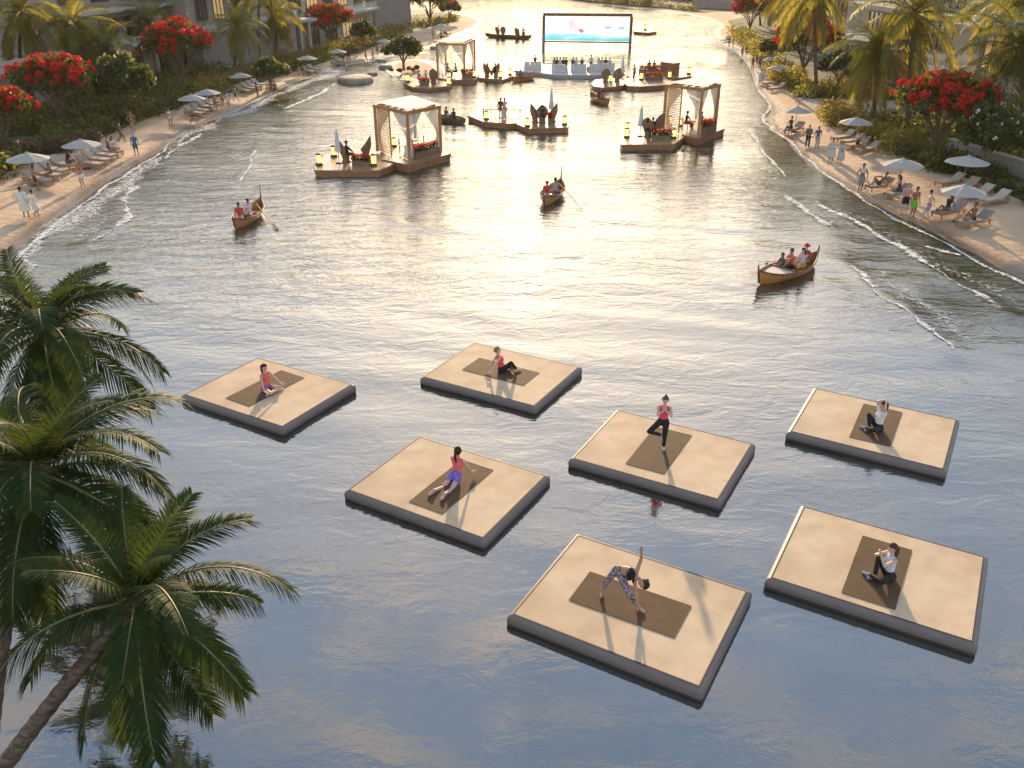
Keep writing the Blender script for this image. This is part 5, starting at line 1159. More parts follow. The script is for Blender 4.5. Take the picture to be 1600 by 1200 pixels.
# middle deck
pontoon('open middle deck with bench and standing couple', [(731,180),(745,176),(775,173),(815,176),(832,184),(822,191),(795,193),(755,190)], DZ)
pontoon('middle deck with wicker chairs and red pot', [(822,190),(838,184),(868,185),(889,196),(887,199),(825,201),(806,193)], DZ-0.03)
lantern(760, 187, DZ, 'lantern on the open middle deck'); lantern(824, 198, DZ-0.03, 'front lantern on the middle wicker deck'); lantern(882, 195, DZ-0.03, 'lantern at the right end of the middle deck')
wicker(836, 191, DZ-0.03, -100, 'left wicker chair on the middle deck'); wicker(847, 192, DZ-0.03, 0, 'middle wicker chair seen from behind'); wicker(863, 190, DZ-0.03, 90, 'right wicker chair on the middle deck'); folded_parasol(861, 187, DZ-0.03, 'folded parasol on the middle deck', 2.6)
planter((856,194), (861,194), DZ-0.03, 'small pot of red flowers on the middle deck', 0.5, 0.5, 9); dchair(771, 183, DZ, -90, 'left wooden chair on the open middle deck'); dchair(798, 184, DZ, 90, 'right wooden chair on the open middle deck'); table(785, 184, DZ, 'table between the standing couple on the middle deck')
a, b_ = P(752, 179, DZ), P(816, 180, DZ); e = empty('bench', ((a.x+b_.x)/2, (a.y+b_.y)/2, DZ), math.atan2(b_.y-a.y, b_.x-a.x)); tag(e, 'long slim bench along the open middle deck', 'bench'); Lb = (b_-a).length
MB().box((0, 0, 0.45), (Lb, 0.3, 0.07)).build('seat', m_chair, e); [MB().box((s*(Lb/2-0.2), 0, 0.21), (0.08, 0.28, 0.41)).build('leg', m_chair, e) for s in (-1, 1)]
# upper left pergola deck
pontoon('deck of the far pergola by the islet', [(683,122),(704,125),(742,124),(749,116),(738,110),(690,112)], DZ)
pontoon('lower deck before the far pergola by the islet', [(631,130),(640,126),(672,124),(706,128),(702,134),(668,138),(645,136)], DZ-0.05)
pergola('far pergola with patterned canopy by the islet', [(684,121),(726,121),(742,112),(697,111)], DZ, 3.6)
for a in ((637,128,'lantern at the left end of the islet deck'), (701,133,'lantern at the right end of the islet deck'), (741,121,'lantern at the corner of the far pergola')): lantern(a[0], a[1], DZ, a[2], 1.1)
planter((656,133), (671,133), DZ-0.05, 'red flower planter on the islet deck', 0.6, 0.3, 11); planter((722,121), (739,121), DZ, 'red flower planter beside the far pergola', 0.7, 0.45, 13); table(705, 119, DZ, 'dining table in the far pergola', 0.6); dchair(699, 119, DZ, -90, 'left dining chair in the far pergola'); dchair(713, 119, DZ, 90, 'right dining chair in the far pergola'); wicker(678, 131, DZ-0.05, 200, 'low wicker chair on the islet deck')
# small wicker boat-deck
pontoon('narrow deck with two wicker chairs beside the small boat', [(748,121),(765,123),(786,124),(802,119),(795,116),(770,115),(752,117)], 0.35)
wicker(761, 120, 0.35, -60, 'left wicker chair on the narrow deck'); wicker(775, 120, 0.35, 60, 'right wicker chair on the narrow deck'); lantern(782, 122, 0.35, 'lantern beside the right wicker chair on the narrow deck'); lantern(797, 117, 0.35, 'lantern at the end of the narrow deck')
# flower decks on the right
pontoon('left deck of the far flower group with wicker chairs', [(924,131),(930,124),(960,122),(981,128),(972,134),(945,137),(928,135)], DZ-0.05)
pontoon('middle deck of the far flower group with waiter', [(973,128),(985,120),(1030,118),(1052,125),(1045,132),(1000,135),(980,134)], DZ)
pontoon('rear deck of the far flower group', [(980,119),(995,113),(1050,110),(1081,116),(1080,119),(1050,123),(1030,119)], DZ)
for a in ((954,129,'lantern on the wicker deck of the far flower group'), (1002,125,'low lantern before the red flowers'), (1046,123,'tall lantern at the right of the far flower group'), (1076,116,'lantern at the tip of the rear flower deck')): lantern(a[0], a[1], DZ, a[2], 1.1)
planter((1008,125), (1035,125), DZ, 'front red planter of the far flower group', 0.8, 0.4, 15); planter((1000,117), (1030,116), DZ, 'rear red planter of the far flower group', 0.9, 0.6, 17); wicker(946, 129, DZ-0.05, 0, 'left wicker chair of the far flower group'); wicker(964, 128, DZ-0.05, 20, 'right wicker chair of the far flower group'); folded_parasol(972, 124, DZ-0.05, 'folded parasol between the sofa barge and flower decks', 2.5)
mb = MB(); a, b_ = P(1036, 114, DZ), P(1056, 117, DZ); mb.bar((a.x, a.y, DZ+0.55), (b_.x, b_.y, DZ+0.55), 1.0, 1.1); mb.bar((a.x, a.y, DZ+1.2), (b_.x, b_.y, DZ+1.2), 1.1, 0.18); tag(mb.build('bar_counter', m_edge), 'dark wooden bar counter on the rear flower deck', 'counter')
# sofa barge for the film
pontoon('long pale barge with white sofas facing the screen', [(804,110),(812,104),(850,100),(920,100),(965,104),(976,109),(968,115),(930,117),(870,117),(840,113)], 0.4, m_pale, m_pale, group='pale film barge')
SOFA = [((819,108),(846,108),'leftmost white sofa on the film barge',3), ((862,112),(884,113),'second white sofa from the left on the film barge',3), ((892,112),(916,112),'third white sofa from the left on the film barge',3), ((921,112),(960,110),'longest white sofa at the right of the film barge',5)]
for p0, p1, lab, nn_ in SOFA:
    a, b_ = P(*p0, 0.4), P(*p1, 0.4); e = empty('sofa', ((a.x+b_.x)/2, (a.y+b_.y)/2, 0.4), math.atan2(b_.y-a.y, b_.x-a.x)); tag(e, lab, 'sofa', 'white sofas on the film barge'); Lb = (b_-a).length
    MB().box((0, 0.35, 0.2), (Lb, 0.9, 0.4)).build('base', m_white, e)
    for i in range(nn_): MB().box((-Lb/2+Lb*(i+0.5)/nn_, 0.0, 0.62), (Lb/nn_-0.06, 0.24, 0.5)).build('back_cushion', m_white, e)
    for i in range(nn_): MB().box((-Lb/2+Lb*(i+0.5)/nn_, 0.5, 0.46), (Lb/nn_-0.06, 0.66, 0.12)).build('seat_cushion', m_white, e)
# film screen
m_film, n, l, b = node_mat('film_picture')
t = n.new('ShaderNodeTexCoord'); sp = n.new('ShaderNodeSeparateXYZ'); l.new(t.outputs['Object'], sp.inputs[0])
mp = n.new('ShaderNodeMapping'); mp.inputs['Scale'].default_value = (0.25, 1, 1.3); l.new(t.outputs['Object'], mp.inputs[0]); nz = n.new('ShaderNodeTexNoise'); nz.inputs['Scale'].default_value = 1.0; nz.inputs['Detail'].default_value = 5; l.new(mp.outputs[0], nz.inputs['Vector'])
mu = n.new('ShaderNodeMath'); mu.operation = 'MULTIPLY_ADD'; l.new(nz.outputs['Fac'], mu.inputs[0]); mu.inputs[1].default_value = 2.4
l.new(sp.outputs['Z'], mu.inputs[2]); r = n.new('ShaderNodeValToRGB'); els = r.color_ramp.elements
mr = n.new('ShaderNodeMapRange'); mr.inputs['From Min'].default_value = 2.4; mr.inputs['From Max'].default_value = 5.0; l.new(mu.outputs[0], mr.inputs['Value']); l.new(mr.outputs[0], r.inputs[0])
els[0].color = (0.10, 0.50, 0.56, 1); els[0].position = 0.0; els[1].color = (0.9, 0.88, 0.9, 1); els[1].position = 1.0
for pos, c in ((0.2, (0.25, 0.68, 0.75, 1)), (0.36, (0.62, 0.84, 0.88, 1)), (0.5, (0.9, 0.93, 0.94, 1)), (0.68, (0.75, 0.87, 0.92, 1))): q = els.new(pos); q.color = c
l.new(r.outputs[0], b.inputs['Emission Color']); b.inputs['Emission Strength'].default_value = 0.8; b.inputs['Base Color'].default_value = (0.05, 0.05, 0.05, 1)
a, b_ = P(849, 78, 0), P(984, 79.5, 0); Ls = (b_-a).length; e = empty('film_screen', ((a.x+b_.x)/2, (a.y+b_.y)/2, 0), math.atan2(b_.y-a.y, b_.x-a.x)); tag(e, 'large floating film screen showing turquoise surf', 'screen'); m_sf = mat('screen_frame', (0.16, 0.09, 0.05), 0.6)
zb, zt = 1.25, 4.65
MB().box((0, 0.08, (zb+zt)/2), (Ls-0.1, 0.1, zt-zb-0.1)).build('picture', m_film, e)
MB().box((0, 0.08, zt+0.2), (Ls+0.2, 0.4, 0.4)).build('top_frame', m_sf, e); MB().box((0, 0.08, zb-0.1), (Ls-0.42, 0.3, 0.2)).build('bottom_frame', m_sf, e)
for s in (-1, 1):
    MB().box((s*Ls/2, 0.08, (zt-0.4)/2), (0.4, 0.4, zt+0.4)).build('side_post', m_sf, e); MB().box((s*(Ls/2+0.02), -0.42, 1.0), (0.3, 0.55, 2.4)).build('speaker', mat('speaker_grey', (0.25, 0.24, 0.26), 0.6), e)
m_fig = emit_mat('film_figure', (0.72, 0.52, 0.5), 0.75); m_fig2 = emit_mat('film_figure_red', (0.62, 0.18, 0.16), 0.7); m_fig3 = emit_mat('film_shadow', (0.35, 0.42, 0.5), 0.6)
def flat(pts, m, nm): MB().add([(x, 0.024, 1.25 + (z-1.25)*0.715) for x, z in pts], [tuple(range(len(pts)))]).build(nm, m, e)
flat([(-2.9,4.6),(-2.6,5.2),(-2.2,5.4),(-1.9,5.1),(-1.75,4.2),(-1.5,3.2),(-1.8,3.15),(-2.1,4.0),(-2.5,3.0),(-2.75,3.0),(-2.5,4.1)], m_fig, 'film_runner'); flat([(-1.3,3.5),(-0.9,3.7),(-0.4,3.2),(-0.7,2.8),(-1.1,3.0)], m_fig2, 'film_board')
for x, z in ((2.9, 3.9), (4.9, 3.8)): flat([(x-0.6,z-0.2),(x-0.1,z+0.2),(x+0.6,z+0.15),(x+0.4,z-0.12)], m_fig3, 'film_rock')
flat([(1.9,4.95),(6.2,4.9),(6.2,4.8),(1.9,4.85)], m_fig, 'film_line'); flat([(1.0,3.0),(3.2,3.12),(6,2.65),(3,2.9)], m_fig, 'film_sandbar')
pontoon('distant deck with one lantern beyond the screen', [(990,49),(1000,45),(1018,45),(1026,49),(1012,51)], 0.4); lantern(1008, 47, 0.4, 'single lantern on the distant deck beyond the screen', 1.3)

# ------------------------------------------------------------------ boats
m_boat = mat('varnished_boat_wood', (0.58, 0.23, 0.06), 0.35, 0.25, 2.0, stretch=(0.3, 2, 4), coat=0.4)
m_boat2 = mat('dark_boat_wood', (0.20, 0.11, 0.06), 0.45, 0.25, 2.0, stretch=(0.3, 2, 4))
m_trim = mat('boat_trim', (0.2, 0.075, 0.025), 0.4, 0.2)
m_seatw = mat('boat_seat', (0.5, 0.22, 0.075), 0.5, 0.2)
def rowboat(label, bow, stern, m=m_boat, beam=1.35, posts=(0.45, 0.6), flag=True, group='wooden rowing boats', tarp=False, oar_px=None, oar_lab=None, oar2=None):
    a = P(*bow, 0.1); b = P(*stern, 0.1); d = b-a; L = max(3.4, d.length); c = (a+b)/2; e = empty('rowing_boat', (c.x, c.y, 0), math.atan2(d.y, d.x)); tag(e, label, 'boat', group)
    NS, NR = 17, 11; vs = []; vi = []
    def sect(x):
        t = x/(L/2); w = beam/2*max(0.03, (1-abs(t)**2.4)); sh = 0.42 + (posts[0] if t < 0 else posts[1])*0.42*abs(t)**3.2; kz = -0.16 + 0.28*abs(t)**5; return w, sh, kz
    for i in range(NS):
        x = -L/2 + L*i/(NS-1); w, sh, kz = sect(x)
        for j in range(NR):
            s = j/(NR-1)*2-1; y = w*math.copysign(abs(s)**0.8, s); zz = kz + (sh-kz)*abs(s)**2.1; step = 0.012*((j % 2)*2-1) if 0 < j < NR-1 else 0; vs.append((x, y*(1+step), zz)); vi.append((x*0.985, y*0.93, zz+0.02+0.05*(1-abs(s))))
    fs = [(i*NR+j, i*NR+j+1, (i+1)*NR+j+1, (i+1)*NR+j) for i in range(NS-1) for j in range(NR-1)]
    mb = MB(); mb.add(vs, fs); mb.build('hull', m, e); mb = MB(); mb.add(vi, [f[::-1] for f in fs], smooth=True); mb.build('lining', m_seatw if m is m_boat else m, e)
    for s in (0, NR-1): MB().tube([vs[i*NR+s] for i in range(NS)], 0.035, 5).build('gunwale', m_trim, e)
    for t in (-0.45, -0.1, 0.3):
        x = t*L/2; w, sh, kz = sect(x); MB().box((x, 0, 0.26), (0.26, w*1.62, 0.05)).build('thwart', m_seatw, e)
    for t in (-1, 1):
        w, sh, kz = sect(t*L/2*0.999); h = posts[0] if t < 0 else posts[1]; mb = MB(); mb.tube([(t*L/2*0.97, 0, kz), (t*L/2*1.0, 0, sh*0.6), (t*L/2*1.03, 0, sh), (t*L/2*1.05, 0, sh + h*0.4)], [0.05, 0.06, 0.05, 0.03], 6); mb.build('stem_post', m_trim, e)
    if flag: MB().tube([(L/2*1.04, 0, 0.7), (L/2*1.07, 0, 1.45)], [0.035, 0.02], 5).build('mast', m_trim, e)
    if tarp: MB().prism([(t_*L/2, s_*sect(t_*L/2)[0]*0.72) for s_, ts_ in ((-1, (-0.72, -0.6, -0.45, -0.3, -0.18)), (1, (-0.18, -0.3, -0.45, -0.6, -0.72))) for t_ in ts_], 0.36, 0.40).build('foredeck', m_pale, e); MB().box((-L*0.075, 0, 0.42), (0.08, beam*0.86, 0.06)).build('deck_beam', m_trim, e)
    def oar(t, tip, lab, side):
        w, sh, kz = sect(t*L/2); M = Matrix.Rotation(e.rotation_euler.z, 4, 'Z'); g = M @ V((t*L/2, side*w*0.98, sh+0.06)) + V((c.x, c.y, 0)); q = P(tip[0], tip[1], 0.05); dd = (q-g).normalized()
        o = empty('oar', g); tag(o, lab, 'oar', 'wooden oars'); ln_ = (q-g).length; MB().tube([-dd*0.9, dd*ln_*0.72], 0.024, 6).build('shaft', m_seatw, o); MB().bar(dd*ln_*0.72, dd*ln_, 0.16, 0.03).build('blade', m_trim, o)
    if oar_px: oar(0.15, oar_px, oar_lab, 1 if oar2 is None else oar2)
    return e, c, math.atan2(d.y, d.x), L
BT = {}
BT['a'] = rowboat('rowing boat with two people on the left of the lagoon', (367,357), (409,325), oar_px=(434,359), oar_lab='oar of the left rowing boat', oar2=-1)
BT['b'] = rowboat('rowing boat with two people in the middle of the lagoon', (850,321), (876,293), oar_px=(909,326), oar_lab='oar of the middle rowing boat', oar2=-1)
BT['c'] = rowboat('nearest rowing boat on the right with four people', (1184,443), (1274,412), beam=1.5, posts=(0.7, 0.7), flag=False, tarp=True, oar_px=(1198,409), oar_lab='oar held out from the nearest right boat', oar2=1)
BT['d'] = rowboat('small rowing boat before the right flower decks', (951,163), (923,153), oar_px=(974,162), oar_lab='oar of the boat before the flower decks', oar2=1)
BT['e'] = rowboat('small rowing boat beside the narrow wicker deck', (806,126), (829,123), flag=False)
BT['f'] = rowboat('dark flat boat with two seated people behind the left pergola', (686,186), (723,192), m_boat2, 1.5, (0.1, 0.1), False, group='dark boats')
BT['g'] = rowboat('long dark boat with carved seats beyond the barge', (759,57), (830,60), m_boat2, 1.6, (0.5, 0.5), False, group='dark boats')
g0 = BT['g']
for x, y, rz, lab in ((778,56,-60,'left carved seat in the long far boat'), (786,56,0,'middle carved seat in the long far boat'), (808,58,-40,'right carved seat in the long far boat')): wicker(x, y, 0.3, rz, lab)
# flat boulders and rocks by the islet
m_rock = mat('grey_boulder', (0.30, 0.25, 0.2), 0.85, 0.25, 0.8, bump=0.5, bscale=4)
def boulder(label, px, py, w, d, h, seed, name='boulder'):
    q = random.Random(seed); p = P(px, py, 0); mb = MB(); N = 18; vs = []; ph = [q.uniform(0, 6) for _ in range(3)]
    lv = ((0.94, -0.3), (1.0, 0.05), (0.97, h*0.7), (0.85, h), (0.4, h*1.06), (0.001, h*1.08))
    for r_, zz in lv: vs += [(w*r_*(1+0.08*math.sin(2*a+ph[0])+0.05*math.sin(3*a+ph[1]))*math.cos(a), d*r_*(1+0.08*math.sin(2*a+ph[2]))*math.sin(a), zz) for a in [2*PI*k/N for k in range(N)]]
    mb.add(vs, [(i*N+k, i*N+(k+1) % N, (i+1)*N+(k+1) % N, (i+1)*N+k) for i in range(len(lv)-1) for k in range(N)], smooth=True); tag(mb.build(name, m_rock, None, (p.x, p.y, 0)), label, 'rock', 'rocks by the islet')
boulder('large flat-topped boulder in the water by the islet', 556, 128, 1.9, 2.6, 0.55, 1); boulder('small rock between the boulder and the islet', 582, 117, 0.6, 0.7, 0.3, 2); boulder('dark rock at the left end of the islet', 603, 107, 0.8, 1.0, 0.4, 3); boulder('low rock near the islet shore path', 596, 96, 0.6, 0.9, 0.3, 4); boulder('rock at the shore behind the islet tree', 678, 76, 0.6, 0.9, 0.35, 5)
# ------------------------------------------------------------------ beach umbrellas and loungers
m_umb = mat('umbrella_fabric', (0.42, 0.385, 0.35), 0.85, 0.06, 2.0)
m_pole = mat('teak', (0.40, 0.22, 0.10), 0.55, 0.2, 2.0)
m_ubase = mat('umbrella_base', (0.06, 0.055, 0.05), 0.6)
m_cush = mat('lounger_cushion', (0.46, 0.39, 0.32), 0.9, 0.08, 3.0, bump=0.2)
m_gcush = mat('grey_cushion', (0.30, 0.27, 0.25), 0.9, 0.1, 3.0, bump=0.2)
def umbrella_parts():
    RU, N = 1.42, 8; mb = MB(); vs = [(0, 0, 2.62)]
    for k in range(N):
        a = 2*PI*k/N; vs.append((0.5*RU*math.cos(a), 0.5*RU*math.sin(a), 2.405)); vs.append((RU*math.cos(a), RU*math.sin(a), 2.10)); a2 = a + PI/N; r2 = RU*0.935
        vs.append((0.47*RU*math.cos(a2), 0.47*RU*math.sin(a2), 2.385)); vs.append((r2*math.cos(a2), r2*math.sin(a2), 2.085))
    fs = []
    for k in range(N):
        i = 1+4*k; j = 1+4*((k+1) % N); fs += [(0, i, i+2), (0, i+2, j), (i, i+1, i+3, i+2), (i+2, i+3, j+1, j)]
    mb.add(vs, fs); ca = mb.mesh('canopy', m_umb)
    mb = MB()
    for k in range(N): a = 2*PI*k/N; mb.bar((0, 0, 2.58), (RU*0.985*math.cos(a), RU*0.985*math.sin(a), 2.075), 0.02)
    ri = mb.mesh('ribs', m_pole); mb = MB(); mb.tube([(0, 0, 0), (0, 0, 2.66)], 0.026, 8); po = mb.mesh('pole', m_pole)
    mb = MB(); mb.lathe([(0.001, 0.09), (0.05, 0.09), (0.28, 0.06), (0.3, 0.0), (0.001, 0.0)], 14); ba = mb.mesh('base', m_ubase); mb = MB(); mb.lathe([(0.001, 2.75), (0.03, 2.72), (0.045, 2.67), (0.16, 2.60), (0.17, 2.575)], 8); fi = mb.mesh('finial', m_umb)
    return (('canopy', ca), ('ribs', ri), ('pole', po), ('base', ba), ('finial', fi))
UMB = umbrella_parts()
UMBS = [((54,290),(54,237),66,'nearest left umbrella over the first four loungers'), ((135,264),(134,217),60,'second left umbrella beside the man in dark shorts'), ((304,186),(303,146),44,'front one of the twin left umbrellas'), ((328,174),(327,139),42,'rear one of the twin left umbrellas'),
 ((379,145),(378,116),37,'left umbrella above the far row of loungers'), ((482,114),(481,89),32,'left umbrella right of the yellow-green tree'), ((529,102),(528,79),30,'left umbrella beside the dark walking man'), ((601,84),(601,63),24,'left umbrella half hidden by the islet tree'), ((690,58),(689,36),21,'umbrella on the far sandy point'),
 ((1155,62),(1154,40),24,'farthest umbrella on the right beach'), ((1200,116),(1199,92),25,'small right umbrella beside the man in blue'), ((1212,131),(1210,107),33,'right umbrella behind the robed pair by the surf'), ((1241,206),(1240,165),46,'right umbrella over the woman seated alone'), ((1331,228),(1329,182),53,'right umbrella against the golden hedge'),
 ((1402,298),(1402,251),66,'grey umbrella over the reclining man'), ((1502,294),(1502,246),68,'pale umbrella beside the dark hedge'), ((1495,347),(1497,287),70,'nearest right umbrella over the two sunbathers')]
for i, (bp_, ap, w, lab) in enumerate(UMBS):
    p = G(*bp_); top = PY(ap[0], ap[1], p.y); hz = (top.z - p.z)/2.7; k = w/pxm(V((p.x, p.y, 2.3)))/2.84
    e = empty('beach_umbrella', p, 0.3*i); e.scale = (k, k, max(0.75, min(1.2, hz))); tag(e, lab, 'umbrella', 'beach umbrellas')
    for nm, me in UMB: place(nm, me, e)
def lounger_parts(cm):
    out = []; mb = MB()
    for s in (-1, 1): mb.box((0, s*0.30, 0.25), (2.0, 0.05, 0.07))
    for i in range(4): mb.box((-0.95 + i*0.63, 0, 0.25), (0.05, 0.57, 0.06))
    out.append(('frame', mb.mesh('frame', m_pole)))
    mb = MB(); mb.box((0, 0, 0.115), (0.06, 0.05, 0.23)); lg = mb.mesh('leg', m_pole)
    M = Matrix.Rotation(-R(35), 3, 'Y'); mb = MB(); mb.box((0.60, 0, 0.50), (0.80, 0.56, 0.08), M=M); bk = mb.mesh('back_cushion', cm)
    mb = MB(); mb.box((-0.36, 0, 0.335), (1.26, 0.57, 0.08)); st = mb.mesh('seat_cushion', cm)
    mb = MB(); mb.box((0.63, 0, 0.47), (0.9, 0.60, 0.03), M=M); mb.bar((0.72, -0.28, 0.25), (0.86, -0.28, 0.66), 0.03); mb.bar((0.72, 0.28, 0.25), (0.86, 0.28, 0.66), 0.03); bf = mb.mesh('back_frame', m_pole)
    return out + [('back_cushion', bk), ('seat_cushion', st), ('back_frame', bf)], lg
LNG = [lounger_parts(m_cush), lounger_parts(m_gcush)]
LOUNGE = {}
def lounger(key, foot, head, lab, grey=0):
    a = G(*foot); b = G(*head); d = b-a; c = (a+b)/2; k = min(1.15, max(0.85, d.length/2.05)); ang = math.atan2(d.y, d.x)
    e = empty('sun_lounger', (c.x, c.y, gz(c.x, c.y)), ang); e.scale = (k, 1.05, 1); tag(e, lab, 'lounger', 'teak sun loungers'); ps, lg = LNG[grey]
    for nm, me in ps: place(nm, me, e)
    for x in (-0.9, 0.8):
        for y in (-0.3, 0.3): place('leg', lg, e, (x, y, 0))
    LOUNGE[key] = (c, ang, k)
lounger('a', (79,291), (41,281), 'nearest lounger of the first left row, behind the robed couple'); lounger('b', (94,283), (53,274), 'second lounger of the first left row, with seated child'); lounger('c', (103,276), (67,266), 'third lounger of the first left row, under the umbrella edge'); lounger('d', (118,267), (81,258), 'fourth lounger of the first left row, beside the dark-shirted sitter')
lounger('e', (161,265), (123,258), 'first lounger of the second left row, behind the woman with towel'); lounger('f', (172,258), (134,251), 'second lounger of the second left row'); lounger('g', (181,251), (145,244), 'third lounger of the second left row'); lounger('h', (190,245), (154,238), 'fourth lounger of the second left row, with woman in white')
lounger('i', (318,184), (290,177), 'first lounger under the twin left umbrellas'); lounger('j', (326,180), (300,173), 'second lounger under the twin left umbrellas'); lounger('k', (336,174), (311,168), 'third lounger under the twin left umbrellas'); lounger('l', (345,170), (320,164), 'fourth lounger under the twin umbrellas, with seated woman')
lounger('m', (391,148), (370,142), 'first lounger of the far left row'); lounger('n', (399,144), (379,139), 'second lounger of the far left row'); lounger('o', (406,141), (387,136), 'third lounger of the far left row'); lounger('p', (414,138), (395,133), 'fourth lounger of the far left row, behind the yellow-green tree')
lounger('q', (491,117), (473,112), 'nearer of two loungers beside the bending pair'); lounger('r', (499,114), (481,109), 'farther of two loungers beside the bending pair'); lounger('s', (537,105), (517,101), 'nearer of two loungers beside the dark walking man'); lounger('t', (542,102), (524,98), 'farther of two loungers beside the dark walking man'); lounger('u', (706,54), (691,57), 'lounger on the far sandy point beside two walkers')
lounger('A', (1126,67), (1141,63), 'farthest lounger on the right beach, nearest the surf'); lounger('B', (1147,65), (1163,61), 'farthest lounger pair on the right, under the umbrella'); lounger('C', (1191,124), (1208,119), 'lounger under the right umbrella behind the robed pair'); lounger('D', (1200,144), (1226,139), 'lounger on the open sand below the robed pair'); lounger('E', (1193,136), (1219,132), 'second lounger on the open sand below the robed pair')
lounger('F', (1229,210), (1252,203), 'lounger of the woman seated alone on the right'); lounger('H', (1301,223), (1332,216), 'first lounger of the right row by the golden hedge'); lounger('I', (1316,229), (1346,222), 'second lounger of the right row by the golden hedge'); lounger('J', (1323,235), (1355,227), 'third lounger of the right row by the golden hedge'); lounger('K', (1340,242), (1372,235), 'fourth lounger of the right row, with seated woman')
lounger('L', (1464,294), (1501,287), 'left lounger under the pale right umbrella'); lounger('L2', (1490,302), (1523,294), 'lounger partly hidden behind the nearest right umbrella'); lounger('M', (1507,314), (1546,305), 'left of two cream loungers by the dark hedge'); lounger('N', (1532,323), (1571,314), 'right of two cream loungers by the dark hedge')
lounger('O', (1354,300), (1391,294), 'grey lounger of the reclining man', 1); lounger('P', (1386,312), (1416,305), 'grey lounger of the woman beside the grey umbrella', 1); lounger('Q', (1460,343), (1503,331), 'grey lounger of the woman under the nearest right umbrella', 1); lounger('R', (1498,358), (1543,347), 'nearest grey lounger on the right, with seated man', 1)

# ------------------------------------------------------------------ people on the beaches
def bp(label, foot, head_y, heading, J, skin_c, wear, hair=((0.02, 0.012, 0.008), 'short'), fem=False, extra=None, z=None, group='people on the beach', ref=1.77):
    p = G(*foot) if z is None else P(foot[0], foot[1], z); h = PY(foot[0], head_y, p.y).z - p.z
    person(label, p, heading, J, skin_c, wear, hair, fem, max(0.84, min(1.1, h/ref)), False, extra, group)
def robe(c=ROBE): return ('robe', cloth(c), [('chest', 0, 1), ('waist', 0, 1), ('hips', 0, 1), ('uparm', 0, 1), ('forearm', 0, 0.8)], 0.03)
BLK = (0.015, 0.015, 0.017); NAVY = (0.03, 0.045, 0.09); GREYH = (0.35, 0.33, 0.31); HB2 = (0.02, 0.012, 0.008)
bp('man in white robe seen from behind on the left sand', (42,340), 292, 12, stand(1), BROWN, (robe(),), extra=skirt(ROBE, z1=0.38, w=0.17)); bp('woman in white robe walking beside the robed man on the left', (57,338), 296, -30, walk(2, 0.2), TAN, (robe(),), fem=True, extra=skirt(ROBE, z1=0.42, w=0.15))
bp('man in dark trunks standing by the first left loungers', (59,298), 258, -60, stand(3), BROWN, (shorts(BLK),)); bp('woman in red bikini with white towel standing before the second left row', (130,292), 254, 170, stand(4, 'front'), TAN, (bra((0.6, 0.05, 0.05)), brief((0.6, 0.05, 0.05))), (HB2, 'long'), True, skirt((0.7, 0.68, 0.7), 'towel', 0.68, 0.99, 0.14))
bp('man in dark shorts standing behind the seated woman in white', (172,246), 211, -80, stand(5), BROWN, (shorts(BLK),)); bp('dark man in brown trousers walking at the left hedge', (190,222), 187, -70, walk(6, 0.26), DARK, (pants((0.16, 0.11, 0.05)),)); bp('woman in brown swimsuit standing by the left hedge', (209,207), 172, 200, walk(7, 0.12), TAN, (brief((0.28, 0.12, 0.06)), bra((0.28, 0.12, 0.06))), (HB2, 'pony'), True)
bp('grey-haired man in blue shirt and shorts on the left sand', (214,243), 208, 15, stand(8), BROWN, (tee((0.06, 0.16, 0.24), 0.03), shorts((0.06, 0.15, 0.22), 0.75, 0.03)), (GREYH, 'short')); bp('woman in white bikini standing alone on the left sand', (268,200), 168, 185, stand(9), TAN, (bra((0.7, 0.65, 0.6)), brief((0.7, 0.65, 0.6))), (HB2, 'pony'), True); bp('tanned man striding past the twin left umbrellas', (303,195), 163, -120, walk(10, 0.36), TAN, (shorts(BLK, 0.35),)); 
bp('man with bare chest in a pair beyond the twin umbrellas', (349,168), 146, 190, stand(11), TAN, (shorts((0.35, 0.1, 0.06)),)); bp('person in white shorts of the pair beyond the twin umbrellas', (358,167), 145, 170, stand(12), BROWN, (shorts((0.7, 0.66, 0.68)), tank((0.6, 0.5, 0.5))), fem=True); bp('man in dark trunks lunging by the far left loungers', (369,159), 138, -100, walk(13, 0.42), TAN, (shorts(BLK, 0.4),)); bp('dark person standing left of the yellow-green tree', (402,152), 129, -60, stand(14), DARK, (shorts((0.1, 0.04, 0.03)),))
J = mk((0, 0, 0.80), (0, 0.75, 0.65), hands=(V((-0.15, 0.42, 0.62)), V((0.15, 0.42, 0.62)))); bp('left one of the bending tanned pair on the left sand', (466,119), 100, -60, J, TAN, (shorts((0.45, 0.2, 0.1), 0.4),)); bp('right one of the bending tanned pair on the left sand', (474,119), 101, 100, stand(15, 'front'), BROWN, (shorts(BLK, 0.4),))
bp('man in dark trunks behind the left loungers', (536,98), 81, -20, stand(16), TAN, (shorts(BLK),)); bp('dark-clothed man walking on the left sand', (546,95), 73, 160, walk(17, 0.25), DARK, (pants((0.05, 0.045, 0.04)), tee((0.06, 0.05, 0.045)))); bp('tanned walker alone by the water near the islet', (572,97), 77, -80, walk(18, 0.25), TAN, (shorts((0.2, 0.06, 0.05), 0.4),)); bp('walker in pale swimwear nearest the islet', (583,94), 75, 170, walk(19, 0.2), TAN, (brief((0.6, 0.5, 0.45)), bra((0.6, 0.5, 0.45))), fem=True); bp('walker beside the islet half behind its tree', (590,86), 69, 190, walk(20, 0.15), BROWN, (shorts(NAVY),))
bp('left one of two walkers on the far sandy point', (677,62), 44, 0, stand(21), TAN, (shorts((0.5, 0.25, 0.15)),)); bp('right one of two walkers on the far sandy point', (690,66), 47, 190, stand(22), BROWN, (shorts(BLK),))
